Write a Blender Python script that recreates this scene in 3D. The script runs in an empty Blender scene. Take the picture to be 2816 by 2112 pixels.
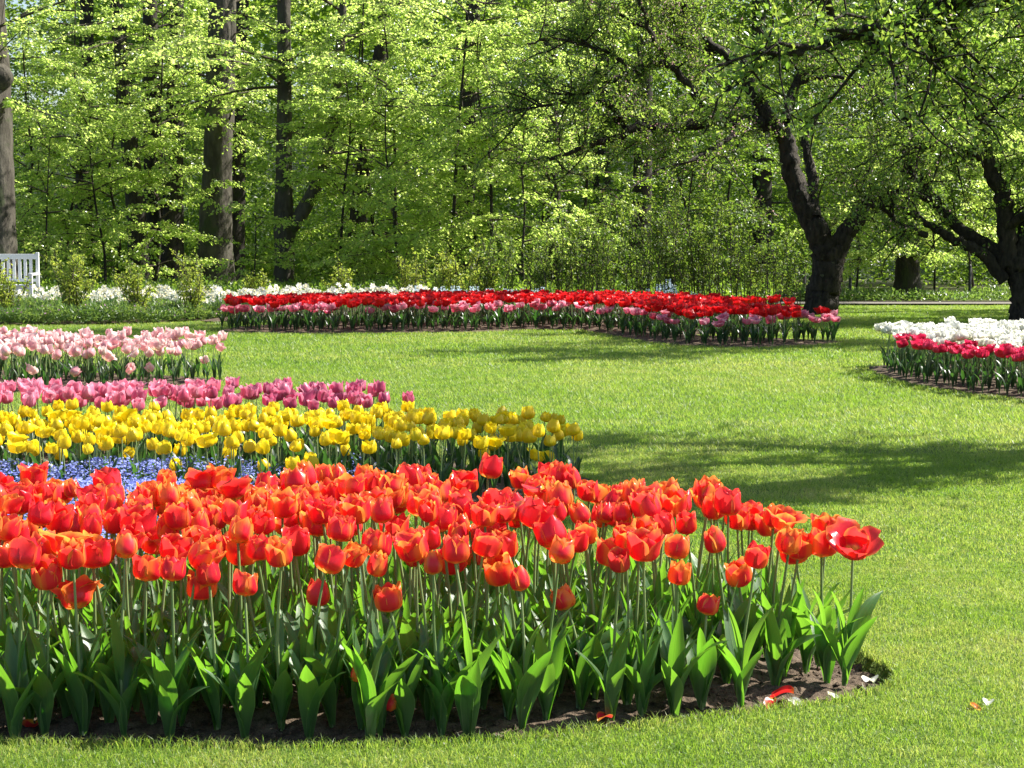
import bpy, math, random
import numpy as np
from mathutils import Vector, Matrix

R = math.radians
rs = np.random.RandomState(11)
random.seed(11)
scene = bpy.context.scene
COL = scene.collection

# ------------------------------------------------------------------ camera, sky, sun, exposure
F_PX, CAM_H, W0, H0 = 5200.0, 1.4, 2816, 2112
PITCH = math.atan(411 / F_PX)
cam_d = bpy.data.cameras.new('camera')
cam = bpy.data.objects.new('camera', cam_d)
COL.objects.link(cam)
cam.location = (0, 0, CAM_H)
cam.rotation_euler = (R(90) - PITCH, 0, 0)
cam_d.sensor_width = 36
cam_d.lens = F_PX / W0 * 36
cam_d.clip_start, cam_d.clip_end = 0.1, 2000
scene.camera = cam
scene.render.resolution_x, scene.render.resolution_y = 1024, 768

SUN_AZ, SUN_EL = 71, 45
world = bpy.data.worlds.new('World')
scene.world = world
world.use_nodes = True
wn = world.node_tree.nodes
bg = wn['Background']
sky = wn.new('ShaderNodeTexSky')
sky.sky_type = 'NISHITA'
sky.sun_disc = False
sky.sun_elevation = R(SUN_EL)
sky.sun_rotation = R(SUN_AZ)
sky.dust_density = 1.5
world.node_tree.links.new(sky.outputs[0], bg.inputs[0])
bg.inputs[1].default_value = 0.075
sun_d = bpy.data.lights.new('sun', 'SUN')
sun_d.energy = 5.0
sun_d.angle = R(0.5)
sun_d.color = (1, 0.95, 0.86)
sun = bpy.data.objects.new('sun', sun_d)
COL.objects.link(sun)
S_DIR = Vector((math.sin(R(SUN_AZ)) * math.cos(R(SUN_EL)), math.cos(R(SUN_AZ)) * math.cos(R(SUN_EL)), math.sin(R(SUN_EL))))
sun.rotation_euler = S_DIR.to_track_quat('Z', 'Y').to_euler()
sun.location = (20, 20, 30)
vs = scene.view_settings
vs.view_transform = 'Standard'
vs.look = 'None'
vs.exposure = 1.45
vs.gamma = 1
cy = scene.cycles
cy.max_bounces = 6
cy.diffuse_bounces = 3
cy.glossy_bounces = 2
cy.transmission_bounces = 4
cy.transparent_max_bounces = 4
cy.sample_clamp_indirect = 6

# ------------------------------------------------------------------ helpers
def gz(y):
    return -0.0184 * np.maximum(0, np.asarray(y, float) - 42)

def ray(px, py):
    k = 2816 / 2212.0
    a, b = (px * k - 1408) / F_PX, (1056 - py * k) / F_PX
    c, s = math.cos(PITCH), math.sin(PITCH)
    return np.array([a, c + b * s, -s + b * c])

def at(px, py, z=0.0):
    d = ray(px, py)
    t = (z - CAM_H) / d[2]
    return np.array([0, 0, CAM_H]) + d * t

def atd(px, py, y):
    d = ray(px, py)
    return np.array([0, 0, CAM_H]) + d * (y / d[1])

def inpoly(x, y, poly):
    x = np.asarray(x, float); y = np.asarray(y, float)
    ins = np.zeros(x.shape, bool)
    n = len(poly)
    for i in range(n):
        x0, y0 = poly[i]; x1, y1 = poly[(i + 1) % n]
        if y0 == y1:
            continue
        c = ((y0 > y) != (y1 > y)) & (x < (x1 - x0) * (y - y0) / (y1 - y0) + x0)
        ins ^= c
    return ins

def edge_dist(x, y, poly):
    d = np.full(np.shape(x), 1e9)
    n = len(poly)
    for i in range(n):
        a = np.array(poly[i]); b = np.array(poly[(i + 1) % n])
        ab = b - a
        t = np.clip(((x - a[0]) * ab[0] + (y - a[1]) * ab[1]) / max(1e-9, ab @ ab), 0, 1)
        d = np.minimum(d, np.hypot(x - a[0] - t * ab[0], y - a[1] - t * ab[1]))
    return d

_tab = rs.rand(256, 256)
def vnoise(x, y, f=1.0):
    x = np.asarray(x) * f + 1000.37; y = np.asarray(y) * f + 1000.71
    xi = np.floor(x).astype(int); yi = np.floor(y).astype(int)
    u = x - xi; v = y - yi
    u = u * u * (3 - 2 * u); v = v * v * (3 - 2 * v)
    g = lambda a, b: _tab[a & 255, b & 255]
    return (g(xi, yi) * (1 - u) + g(xi + 1, yi) * u) * (1 - v) + (g(xi, yi + 1) * (1 - u) + g(xi + 1, yi + 1) * u) * v

def scatter(poly, dmin, n_max=100000, tries=60000, rng=rs, keep=None):
    """dart throwing inside a polygon"""
    P = np.array(poly)
    lo, hi = P.min(0), P.max(0)
    pts = rng.rand(tries, 2) * (hi - lo) + lo
    pts = pts[inpoly(pts[:, 0], pts[:, 1], poly)]
    out = []
    grid = {}
    for p in pts:
        i, j = int(p[0] // dmin), int(p[1] // dmin)
        ok = True
        for a in (i - 1, i, i + 1):
            for b in (j - 1, j, j + 1):
                for q in grid.get((a, b), ()):
                    if (q[0] - p[0]) ** 2 + (q[1] - p[1]) ** 2 < dmin * dmin:
                        ok = False
        if ok:
            grid.setdefault((i, j), []).append(p)
            out.append(p)
            if len(out) >= n_max:
                break
    return np.array(out)

def make_mesh(name, V, faces, mats, attrs=None, smooth=True, midx=None):
    """faces: list of (n,k) int arrays"""
    V = np.asarray(V, np.float32)
    faces = [np.asarray(f, np.int32) for f in faces if len(f)]
    me = bpy.data.meshes.new(name)
    me.vertices.add(len(V))
    me.vertices.foreach_set('co', V.ravel())
    loops = np.concatenate([f.ravel() for f in faces])
    tot = np.concatenate([np.full(len(f), f.shape[1], np.int32) for f in faces])
    start = np.concatenate([[0], np.cumsum(tot)[:-1]]).astype(np.int32)
    me.loops.add(len(loops))
    me.loops.foreach_set('vertex_index', loops)
    me.polygons.add(len(tot))
    me.polygons.foreach_set('loop_start', start)
    if midx is not None:
        me.polygons.foreach_set('material_index', np.asarray(midx, np.int32))
    me.polygons.foreach_set('use_smooth', np.full(len(tot), smooth, bool))
    me.update(calc_edges=True)
    for k, a in (attrs or {}).items():
        a = np.asarray(a, np.float32)
        if a.ndim == 1:
            me.attributes.new(k, 'FLOAT', 'POINT').data.foreach_set('value', a)
        else:
            me.attributes.new(k, 'FLOAT_VECTOR', 'POINT').data.foreach_set('vector', a.ravel())
    for m in (mats if isinstance(mats, (list, tuple)) else [mats]):
        me.materials.append(m)
    return me

def link(name, me, parent=None, loc=(0, 0, 0), rz=0.0):
    o = bpy.data.objects.new(name, me)
    COL.objects.link(o)
    o.location = loc
    o.rotation_euler = (0, 0, rz)
    if parent is not None:
        o.parent = parent
    return o

def tag(o, label=None, cat=None, group=None, kind=None):
    if label: o['label'] = label
    if cat: o['category'] = cat
    if group: o['group'] = group
    if kind: o['kind'] = kind
    return o

class MB:
    """collects geometry for one mesh"""
    def __init__(self):
        self.V, self.F, self.n, self.M = [], [], 0, []
        self.A = []
    def add(self, V, faces, m=0, attr=None):
        V = np.asarray(V, float)
        self.V.append(V)
        self.A.append(np.zeros((len(V), 3)) if attr is None else attr)
        for f in faces:
            f = np.asarray(f)
            if len(f):
                self.F.append(f + self.n); self.M.append(np.full(len(f), m))
        self.n += len(V)
    def box(self, c, s, rot=None, m=0):
        v = np.array([[x, y, z] for x in (-.5, .5) for y in (-.5, .5) for z in (-.5, .5)]) * np.array(s)
        if rot is not None:
            v = v @ np.array(rot).T
        self.add(v + np.array(c), [[[0, 1, 3, 2], [4, 6, 7, 5], [0, 4, 5, 1], [2, 3, 7, 6], [0, 2, 6, 4], [1, 5, 7, 3]]], m)
    def tube(self, pts, rad, k=6, m=0, cap=False, noise=0.0):
        V, f = tube(pts, rad, k, noise)
        self.add(V, [f], m)
        if cap:
            n = len(pts)
            self.add(V[-k:], [np.array([list(range(k))])], m)
    def mesh(self, name, mats, smooth=True, rnd=True):
        V = np.concatenate(self.V)
        att = np.concatenate(self.A)
        return make_mesh(name, V, self.F, mats, {'puv': att}, smooth, np.concatenate(self.M))

def tube(pts, rad, k=6, noise=0.0):
    pts = np.asarray(pts, float)
    n = len(pts)
    rad = np.broadcast_to(np.asarray(rad, float), (n,))
    T = np.gradient(pts, axis=0)
    T /= np.maximum(1e-9, np.linalg.norm(T, axis=1))[:, None]
    mt = T.mean(0)
    ref = np.array([0, 1., 0]) if abs(mt[1]) < .7 else np.array([1., 0, 0])
    A = np.cross(T, ref); A /= np.linalg.norm(A, axis=1)[:, None]
    B = np.cross(T, A)
    a = np.arange(k) * 2 * math.pi / k
    rr = rad[:, None] * np.ones((n, k))
    if noise:
        rr = rr * (1 + noise * (rs.rand(n, k) - .5) + noise * (rs.rand(1, k) - .5))
    V = pts[:, None, :] + rr[..., None] * (np.cos(a)[None, :, None] * A[:, None, :] + np.sin(a)[None, :, None] * B[:, None, :])
    i = np.arange(n - 1)[:, None] * k
    j = np.arange(k)[None, :]
    j2 = (j + 1) % k
    f = np.stack([i + j, i + j2, i + k + j2, i + k + j], -1).reshape(-1, 4)
    return V.reshape(-1, 3), f

def smooth_path(pts, rad, sub=5):
    pts = np.asarray(pts, float)
    n = len(pts)
    P = np.vstack([2 * pts[0] - pts[1], pts, 2 * pts[-1] - pts[-2]])
    out, rr = [], []
    for i in range(n - 1):
        p0, p1, p2, p3 = P[i:i + 4]
        for t in np.linspace(0, 1, sub, endpoint=False):
            out.append(.5 * (2 * p1 + (p2 - p0) * t + (2 * p0 - 5 * p1 + 4 * p2 - p3) * t * t + (3 * p1 - p0 - 3 * p2 + p3) * t ** 3))
            rr.append(rad[i] * (1 - t) + rad[i + 1] * t)
    out.append(pts[-1]); rr.append(rad[-1])
    return np.array(out), np.array(rr)

def leaf_quads(P, ax, nr, L, Wd, fold=0.25):
    """one rhombic leaf per row: position, axis, normal, length, width"""
    ax = ax / np.maximum(1e-9, np.linalg.norm(ax, axis=1))[:, None]
    sd = np.cross(nr, ax)
    sd /= np.maximum(1e-9, np.linalg.norm(sd, axis=1))[:, None]
    nn = np.cross(ax, sd)
    L = np.broadcast_to(L, (len(P),))[:, None]; Wd = np.broadcast_to(Wd, (len(P),))[:, None]
    mid = P + ax * L * .45 + nn * L * fold * .3
    V = np.stack([P, mid + sd * Wd * .5, P + ax * L - nn * L * .08, mid - sd * Wd * .5], 1).reshape(-1, 3)
    f = (np.arange(len(P))[:, None] * 4 + np.arange(4)[None, :])
    return V, f

def rand_dirs(n, rng=rs):
    v = rng.normal(size=(n, 3))
    return v / np.linalg.norm(v, axis=1)[:, None]

# ------------------------------------------------------------------ materials
def nmat(name):
    m = bpy.data.materials.new(name)
    m.use_nodes = True
    t = m.node_tree
    t.nodes.clear()
    out = t.nodes.new('ShaderNodeOutputMaterial')
    def N(kind, **kw):
        n = t.nodes.new('ShaderNode' + kind)
        for k, v in kw.items():
            if k in ('operation', 'blend_type', 'data_type', 'attribute_name', 'noise_dimensions', 'feature', 'interpolation_type', 'clamp'):
                setattr(n, k, v)
        return n
    L = t.links.new
    return m, t, N, L, out

def setin(n, name, v):
    n.inputs[name].default_value = v

def math_(N, L, op, a, b=None, c=None, clamp=False):
    n = N('Math', operation=op)
    n.use_clamp = clamp
    for i, x in enumerate((a, b, c)):
        if x is None: continue
        if hasattr(x, 'links'): L(x, n.inputs[i])
        else: n.inputs[i].default_value = x
    return n.outputs[0]

def mixc(N, L, fac, a, b):
    n = N('Mix', data_type='RGBA')
    for s, x in ((0, fac), (6, a), (7, b)):
        if hasattr(x, 'links'): L(x, n.inputs[s])
        else: n.inputs[s].default_value = x if s == 0 else (*x, 1)
    return n.outputs[2]

def smoothstep(N, L, x, lo, hi):
    n = N('MapRange', interpolation_type='SMOOTHSTEP')
    L(x, n.inputs[0]); n.inputs[1].default_value = lo; n.inputs[2].default_value = hi
    return n.outputs[0]

def thin_leaf(N, L, out, col, tcol, tfac, rough=.45, spec=.5, bump=None):
    p = N('BsdfPrincipled')
    L(col, p.inputs['Base Color']) if hasattr(col, 'links') else setin(p, 'Base Color', (*col, 1))
    setin(p, 'Roughness', rough); setin(p, 'Specular IOR Level', spec)
    tr = N('BsdfTranslucent')
    L(tcol, tr.inputs['Color']) if hasattr(tcol, 'links') else setin(tr, 'Color', (*tcol, 1))
    mx = N('MixShader')
    mx.inputs[0].default_value = tfac
    L(p.outputs[0], mx.inputs[1]); L(tr.outputs[0], mx.inputs[2])
    if bump is not None:
        L(bump, p.inputs['Normal'])
    L(mx.outputs[0], out.inputs[0])

def foliage_mat(name, a, b, ta, tb, tfac=.5, rough=.4, spec=.5):
    """thin leaves, colour varies from leaf to leaf between a and b"""
    m, t, N, L, out = nmat(name)
    at_ = N('Attribute', attribute_name='rnd')
    c = mixc(N, L, at_.outputs['Fac'], a, b)
    tc = mixc(N, L, at_.outputs['Fac'], ta, tb)
    thin_leaf(N, L, out, c, tc, tfac, rough, spec)
    return m

M_BEECH = foliage_mat('beech_leaf', (.10, .175, .02), (.20, .26, .06), (.58, .84, .12), (.84, .94, .30), .58, .30, .7)
M_BEECH_SHADED = foliage_mat('shaded_beech_leaf', (.04, .095, .015), (.08, .13, .02), (.18, .34, .03), (.36, .52, .05), .5, .4, .5)  # darker copy of the beech leaf: the wood's shade put into the colour
M_APPLE = foliage_mat('apple_leaf', (.055, .12, .02), (.11, .17, .04), (.24, .44, .04), (.46, .58, .09), .47, .35, .6)
M_SHRUB = foliage_mat('shrub_leaf', (.08, .13, .015), (.15, .18, .03), (.36, .52, .05), (.54, .58, .09), .5, .45, .4)
M_THICKET_SHADED = foliage_mat('shaded_thicket_leaf', (.045, .09, .016), (.09, .13, .025), (.17, .32, .035), (.32, .42, .05), .45, .45, .4)  # darkened: the apple crown's shade is put into the leaf colour
M_COVER = foliage_mat('cover_leaf', (.045, .10, .02), (.09, .15, .04), (.18, .34, .05), (.34, .46, .08), .4, .4, .5)
M_BLOSSOM = foliage_mat('apple_blossom', (.55, .25, .30), (.75, .6, .6), (.6, .25, .3), (.75, .6, .6), .4, .5, .3)
M_BLADE = foliage_mat('daffodil_leaf', (.05, .12, .05), (.08, .16, .06), (.16, .34, .08), (.25, .42, .1), .4, .4, .5)

def grass_mat():
    m, t, N, L, out = nmat('grass_blade')
    a = N('Attribute', attribute_name='rnd')
    r = N('ValToRGB')
    L(a.outputs['Fac'], r.inputs[0])
    e = r.color_ramp.elements
    e[0].position = 0; e[0].color = (.06, .125, .014, 1)
    e[1].position = 1; e[1].color = (.30, .27, .12, 1)
    for p, c in ((.4, (.115, .215, .025, 1)), (.75, (.185, .27, .05, 1)), (.92, (.28, .32, .11, 1))):
        x = e.new(p); x.color = c
    tc = mixc(N, L, a.outputs['Fac'], (.32, .54, .04), (.60, .66, .14))
    thin_leaf(N, L, out, r.outputs[0], tc, .45, .45, .5)
    return m
M_GRASS = grass_mat()

def lawn_mat():
    m, t, N, L, out = nmat('lawn_turf')
    g = N('NewGeometry')
    n1 = N('TexNoise'); L(g.outputs['Position'], n1.inputs['Vector']); setin(n1, 'Scale', .9); setin(n1, 'Detail', 4)
    n2 = N('TexNoise'); L(g.outputs['Position'], n2.inputs['Vector']); setin(n2, 'Scale', 60); setin(n2, 'Detail', 3)
    c1 = mixc(N, L, smoothstep(N, L, n1.outputs[0], .35, .65), (.06, .11, .014), (.10, .15, .02))
    c2 = mixc(N, L, smoothstep(N, L, n2.outputs[0], .35, .65), (.045, .075, .012), (.11, .17, .022))
    c = mixc(N, L, .6, c1, c2)
    p = N('BsdfPrincipled'); L(c, p.inputs['Base Color']); setin(p, 'Roughness', .8); setin(p, 'Specular IOR Level', .2)
    b = N('Bump'); setin(b, 'Strength', .8); setin(b, 'Distance', .03); L(n2.outputs[0], b.inputs['Height']); L(b.outputs[0], p.inputs['Normal'])
    L(p.outputs[0], out.inputs[0])
    return m
M_LAWN = lawn_mat()

def ground_mat(name, a, b, scale, rough=.9, bs=.6, bd=.02):
    m, t, N, L, out = nmat(name)
    g = N('NewGeometry')
    n1 = N('TexNoise'); L(g.outputs['Position'], n1.inputs['Vector']); setin(n1, 'Scale', scale); setin(n1, 'Detail', 6); setin(n1, 'Roughness', .65)
    n2 = N('TexNoise'); L(g.outputs['Position'], n2.inputs['Vector']); setin(n2, 'Scale', scale * 7); setin(n2, 'Detail', 3)
    f = math_(N, L, 'ADD', math_(N, L, 'MULTIPLY', n1.outputs[0], .65), math_(N, L, 'MULTIPLY', n2.outputs[0], .35))
    c = mixc(N, L, smoothstep(N, L, f, .36, .64), a, b)
    p = N('BsdfPrincipled'); L(c, p.inputs['Base Color']); setin(p, 'Roughness', rough); setin(p, 'Specular IOR Level', .25)
    bp = N('Bump'); setin(bp, 'Strength', bs); setin(bp, 'Distance', bd); L(f, bp.inputs['Height']); L(bp.outputs[0], p.inputs['Normal'])
    L(p.outputs[0], out.inputs[0])
    return m
M_SOIL = ground_mat('garden_soil', (.035, .024, .016), (.15, .11, .075), 28, .95, .9, .02)
M_PATH = ground_mat('gravel_path', (.11, .10, .085), (.20, .18, .155), 20)
M_ROAD = ground_mat('sandy_track', (.20, .15, .10), (.36, .28, .20), 6)
M_LITTER = ground_mat('wood_floor', (.03, .04, .012), (.10, .10, .03), 2.5)
M_SHADE_BANK = ground_mat('shade_bank', (.008, .014, .005), (.022, .04, .010), .9, .95, 1.0, .6)  # near-black stands for deep shade
M_STONE = ground_mat('pale_stone', (.42, .39, .35), (.72, .69, .64), 40, .8)
M_STUMP = ground_mat('old_wood', (.02, .016, .012), (.07, .055, .04), 14)

def bark_mat(name, a, b, c3, scale, spots):
    m, t, N, L, out = nmat(name)
    g = N('NewGeometry')
    mp = N('Mapping'); L(g.outputs['Position'], mp.inputs['Vector']); setin(mp, 'Scale', (1, 1, .35))
    n1 = N('TexNoise'); L(mp.outputs[0], n1.inputs['Vector']); setin(n1, 'Scale', scale); setin(n1, 'Detail', 7); setin(n1, 'Roughness', .6)
    n2 = N('TexNoise'); L(g.outputs['Position'], n2.inputs['Vector']); setin(n2, 'Scale', scale * .5); setin(n2, 'Detail', 5)
    c = mixc(N, L, smoothstep(N, L, n1.outputs[0], .35, .65), a, b)
    c = mixc(N, L, smoothstep(N, L, n2.outputs[0], spots, spots + .12), c, c3)
    p = N('BsdfPrincipled'); L(c, p.inputs['Base Color']); setin(p, 'Roughness', .85); setin(p, 'Specular IOR Level', .25)
    bp = N('Bump'); setin(bp, 'Strength', 1.0); setin(bp, 'Distance', .07); L(n1.outputs[0], bp.inputs['Height']); L(bp.outputs[0], p.inputs['Normal'])
    L(p.outputs[0], out.inputs[0])
    return m
M_BARK_BEECH = bark_mat('beech_bark', (.04, .034, .026), (.085, .076, .06), (.045, .055, .026), 5, .58)
M_BARK_DARK = bark_mat('dark_bark', (.018, .015, .012), (.042, .036, .028), (.03, .036, .015), 6, .58)
M_BARK_APPLE = bark_mat('apple_bark', (.016, .013, .010), (.05, .04, .03), (.12, .13, .085), 14, .64)
M_TWIG = bark_mat('twig_bark', (.05, .04, .03), (.11, .09, .065), (.11, .10, .06), 20, .6)

def plain(name, col, rough=.5, spec=.5, metal=0.0, noise=.06, coat=0):
    m, t, N, L, out = nmat(name)
    g = N('NewGeometry')
    n1 = N('TexNoise'); L(g.outputs['Position'], n1.inputs['Vector']); setin(n1, 'Scale', 9); setin(n1, 'Detail', 5)
    d = tuple(x * (1 - noise * 2.5) for x in col)
    p = N('BsdfPrincipled'); L(mixc(N, L, n1.outputs[0], d, col), p.inputs['Base Color'])
    setin(p, 'Roughness', rough); setin(p, 'Specular IOR Level', spec); setin(p, 'Metallic', metal); setin(p, 'Coat Weight', coat)
    L(p.outputs[0], out.inputs[0])
    return m
M_WHITE = plain('white_paint', (.78, .79, .78), .45)
M_BLACK = plain('black_metal', (.02, .02, .02), .5)
M_CARBLUE = plain('blue_car_paint', (.05, .075, .13), .3, coat=.6)
M_GLASS = plain('dark_glass', (.03, .04, .05), .08, .8)
M_TYRE = plain('tyre_rubber', (.02, .02, .02), .8)
M_RIM = plain('alloy_rim', (.6, .6, .6), .3, metal=.6)
M_LAMP = plain('lamp_glass', (.6, .6, .6), .15)
M_SKIN = plain('skin', (.5, .3, .22), .5)
M_HAIR = plain('hair_dark', (.03, .02, .015), .5)
M_HAIR2 = plain('hair_brown', (.10, .05, .03), .5)
M_SHIRT_W = plain('pale_blue_cloth', (.55, .62, .70), .8)
M_SHIRT_D = plain('dark_cloth', (.05, .04, .05), .8)
M_TROUSER_W = plain('white_cloth', (.72, .74, .76), .8)
M_TROUSER_D = plain('denim_cloth', (.06, .08, .12), .8)
M_SHOE = plain('shoe_leather', (.04, .03, .025), .6)

def petal_mat(name, core, edge, base, tcore, tedge, e0=.45, e1=1.0, tfac=.45, rough=.35, hue=.0, mott=None):
    """puv = (distance from the midrib 0..1, height along the petal 0..1, random per petal)"""
    m, t, N, L, out = nmat(name)
    a = N('Attribute', attribute_name='puv')
    s = N('SeparateXYZ'); L(a.outputs['Vector'], s.inputs[0])
    u, v, r = s.outputs
    oi = N('ObjectInfo')
    tx = N('TexCoord')
    mp = N('Mapping'); L(tx.outputs['Object'], mp.inputs[0]); setin(mp, 'Scale', (90, 90, 14))
    nz = N('TexNoise'); L(mp.outputs[0], nz.inputs['Vector']); setin(nz, 'Scale', 1); setin(nz, 'Detail', 4)
    k = math_(N, L, 'ADD', math_(N, L, 'MAXIMUM', u, math_(N, L, 'MULTIPLY_ADD', v, 1.6, -.75)), math_(N, L, 'MULTIPLY_ADD', nz.outputs[0], .5, -.25))
    k = math_(N, L, 'ADD', k, math_(N, L, 'MULTIPLY_ADD', r, .4, -.2))
    k = math_(N, L, 'ADD', k, math_(N, L, 'MULTIPLY_ADD', oi.outputs['Random'], .5, -.25))
    f = smoothstep(N, L, k, e0, e1)
    c = mixc(N, L, f, core, edge)
    tc = mixc(N, L, f, tcore, tedge)
    fb = smoothstep(N, L, v, .18, .02)
    fb2 = N('MapRange', interpolation_type='SMOOTHSTEP'); L(v, fb2.inputs[0])
    fb2.inputs[1].default_value = .02; fb2.inputs[2].default_value = .2; fb2.inputs[3].default_value = 1; fb2.inputs[4].default_value = 0
    c = mixc(N, L, fb2.outputs[0], c, base)
    tc = mixc(N, L, fb2.outputs[0], tc, base)
    if mott is not None:
        q = math_(N, L, 'MULTIPLY', smoothstep(N, L, oi.outputs['Random'], .4, 1.0), .8)
        c = mixc(N, L, q, c, mott); tc = mixc(N, L, q, tc, mott)
    bp = N('Bump'); setin(bp, 'Strength', .25); setin(bp, 'Distance', .002); L(nz.outputs[0], bp.inputs['Height'])
    thin_leaf(N, L, out, c, tc, tfac, rough, .45, bp.outputs[0])
    return m
M_P_ORANGE = petal_mat('orange_petal', (.72, .025, .048), (.90, .26, .05), (.75, .42, .05), (.92, .06, .055), (.98, .44, .07), .48, 1.12, rough=.28)
M_P_YELLOW = petal_mat('yellow_petal', (.80, .62, .012), (.82, .70, .03), (.65, .55, .03), (.90, .72, .015), (.92, .80, .05))
M_P_MAUVE = petal_mat('mauve_petal', (.50, .085, .19), (.68, .25, .36), (.55, .3, .3), (.70, .16, .28), (.80, .36, .46))
M_P_ROSE = petal_mat('rose_petal', (.70, .16, .27), (.80, .36, .46), (.7, .45, .4), (.85, .28, .38), (.88, .45, .55))
M_P_PINK = petal_mat('pale_pink_petal', (.78, .38, .43), (.86, .66, .63), (.8, .7, .45), (.88, .55, .55), (.9, .74, .68), .3, .9)
M_P_WHITE = petal_mat('white_petal', (.80, .79, .70), (.86, .86, .82), (.65, .70, .40), (.82, .82, .70), (.86, .86, .80))
M_P_CRIMSON = petal_mat('crimson_petal', (.52, .012, .06), (.70, .06, .14), (.5, .2, .15), (.65, .02, .08), (.8, .08, .18))
M_P_SCARLET = petal_mat('scarlet_petal', (.50, .006, .012), (.68, .018, .022), (.5, .1, .02), (.68, .010, .014), (.80, .03, .03))
M_P_CANDY = petal_mat('candy_petal', (.66, .15, .25), (.84, .46, .54), (.7, .4, .4), (.8, .22, .34), (.9, .54, .60), .3, 1.0, mott=(.5, .015, .06))
M_P_DAFF = petal_mat('daffodil_petal', (.80, .80, .72), (.84, .84, .80), (.8, .7, .3), (.82, .82, .7), (.84, .84, .78))

def tulip_leaf_mat(name, ca, cb, ta, tb):
    m, t, N, L, out = nmat(name)
    a = N('Attribute', attribute_name='puv')
    s = N('SeparateXYZ'); L(a.outputs['Vector'], s.inputs[0])
    u, v, r = s.outputs
    oi = N('ObjectInfo')
    w = N('TexWave') if False else N('TexNoise')
    cmb = N('CombineXYZ'); L(math_(N, L, 'MULTIPLY', u, 14), cmb.inputs[0]); L(math_(N, L, 'MULTIPLY', v, 1.2), cmb.inputs[1]); L(math_(N, L, 'MULTIPLY', oi.outputs['Random'], 30), cmb.inputs[2])
    L(cmb.outputs[0], w.inputs['Vector']); setin(w, 'Scale', 1); setin(w, 'Detail', 3)
    f = math_(N, L, 'MULTIPLY_ADD', w.outputs[0], 1.1, math_(N, L, 'MULTIPLY_ADD', oi.outputs['Random'], .6, -.35), clamp=True)
    c = mixc(N, L, f, ca, cb)
    e = smoothstep(N, L, u, .88, 1.0)
    c = mixc(N, L, math_(N, L, 'MULTIPLY', e, .55), c, (.26, .32, .14))
    tc = mixc(N, L, f, ta, tb)
    bp = N('Bump'); setin(bp, 'Strength', .2); setin(bp, 'Distance', .003); L(w.outputs[0], bp.inputs['Height'])
    thin_leaf(N, L, out, c, tc, .42, .36, .6, bp.outputs[0])
    return m
M_TLEAF = tulip_leaf_mat('tulip_leaf', (.040, .10, .038), (.095, .18, .065), (.14, .42, .018), (.30, .62, .04))
M_TLEAF2 = tulip_leaf_mat('bluish_tulip_leaf', (.018, .045, .026), (.04, .085, .042), (.04, .13, .015), (.09, .22, .03))
def stem_mat():
    m, t, N, L, out = nmat('tulip_stem')
    oi = N('ObjectInfo')
    c = mixc(N, L, oi.outputs['Random'], (.17, .26, .09), (.30, .37, .16))
    thin_leaf(N, L, out, c, (.25, .38, .08), .25, .45, .4)
    return m
M_STEM = stem_mat()
M_FMN = foliage_mat('forget_me_not_petal', (.16, .20, .62), (.36, .42, .85), (.2, .26, .7), (.42, .5, .88), .3, .6, .3)
M_HYA = foliage_mat('hyacinth_petal', (.42, .55, .70), (.72, .80, .86), (.45, .58, .7), (.7, .8, .86), .3, .6, .3)
M_VIOLET = foliage_mat('mauve_cover_petal', (.3, .10, .28), (.5, .28, .42), (.3, .1, .3), (.5, .3, .45), .3, .6, .3)

# ------------------------------------------------------------------ bed outlines (world metres)
P2 = lambda l: [tuple(at(x, y)[:2]) for x, y in l]
FRONT = P2([(-260, 1590), (0, 1603), (300, 1612), (600, 1616), (900, 1608), (1150, 1592), (1400, 1566), (1600, 1540), (1800, 1511), (1895, 1490), (1932, 1468), (1922, 1446), (1880, 1425)])
FRONT += [(1.15, 6.3), (.85, 6.72), (.2, 7.0), (-.6, 7.15), (-1.6, 7.0), (-3.0, 6.95)]
YELLOW = [(-4.6, 7.1), (-1.75, 7.2), (-1.3, 9.3), (-.5, 9.62), (.2, 9.82), (.47, 10.15), (.46, 10.75), (.1, 11.25), (-.5, 11.62), (-1.0, 12.35), (-2.2, 12.7), (-4.6, 12.75)]
PINKB = [(-6.6, 16.35), (-4.4, 16.6), (-3.4, 17.0), (-2.78, 17.7), (-2.72, 18.1), (-3.2, 18.7), (-4.2, 19.2), (-5.2, 19.5), (-6.6, 19.6)]
RIGHTB = P2([(1893, 806), (1945, 824), (2020, 840), (2110, 853), (2212, 866), (2330, 880)])
RIGHTB += [(6.8, 18.0), (6.6, 20.6), (5.2, 20.9), (4.3, 20.6), (3.75, 20.0)]
FARB = P2([(462, 716), (620, 722), (820, 720), (1000, 718), (1150, 713), (1260, 714), (1330, 726), (1400, 740), (1500, 750), (1620, 753), (1760, 747), (1838, 738)])
FARB += [(2.55, 26.3), (1.98 + 2.2, 27.6), (3.6, 28.6), (2.6, 30.2), (1.0, 31.4), (-1.0, 31.4), (-3.0, 30.2), (-4.2, 28.9)]
_fb = FARB[:12]
BORDER = P2([(-150, 706), (60, 703), (200, 702), (330, 698), (450, 692)]) + [(-4.9, 30.0), (-3.2, 31.6), (-.8, 32.6), (3.5, 32.6), (5.0, 31.5), (5.3, 35.5), (0, 37), (-8.5, 37.0), (-11.5, 36.0), (-11.5, 31)]
BEDS = [FRONT, YELLOW, PINKB, RIGHTB, FARB]

# ------------------------------------------------------------------ ground, beds, paths
def lines(*seg):
    out = []
    for a, b, s in seg:
        out += list(np.arange(a, b, s))
    return np.array(out)

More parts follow.
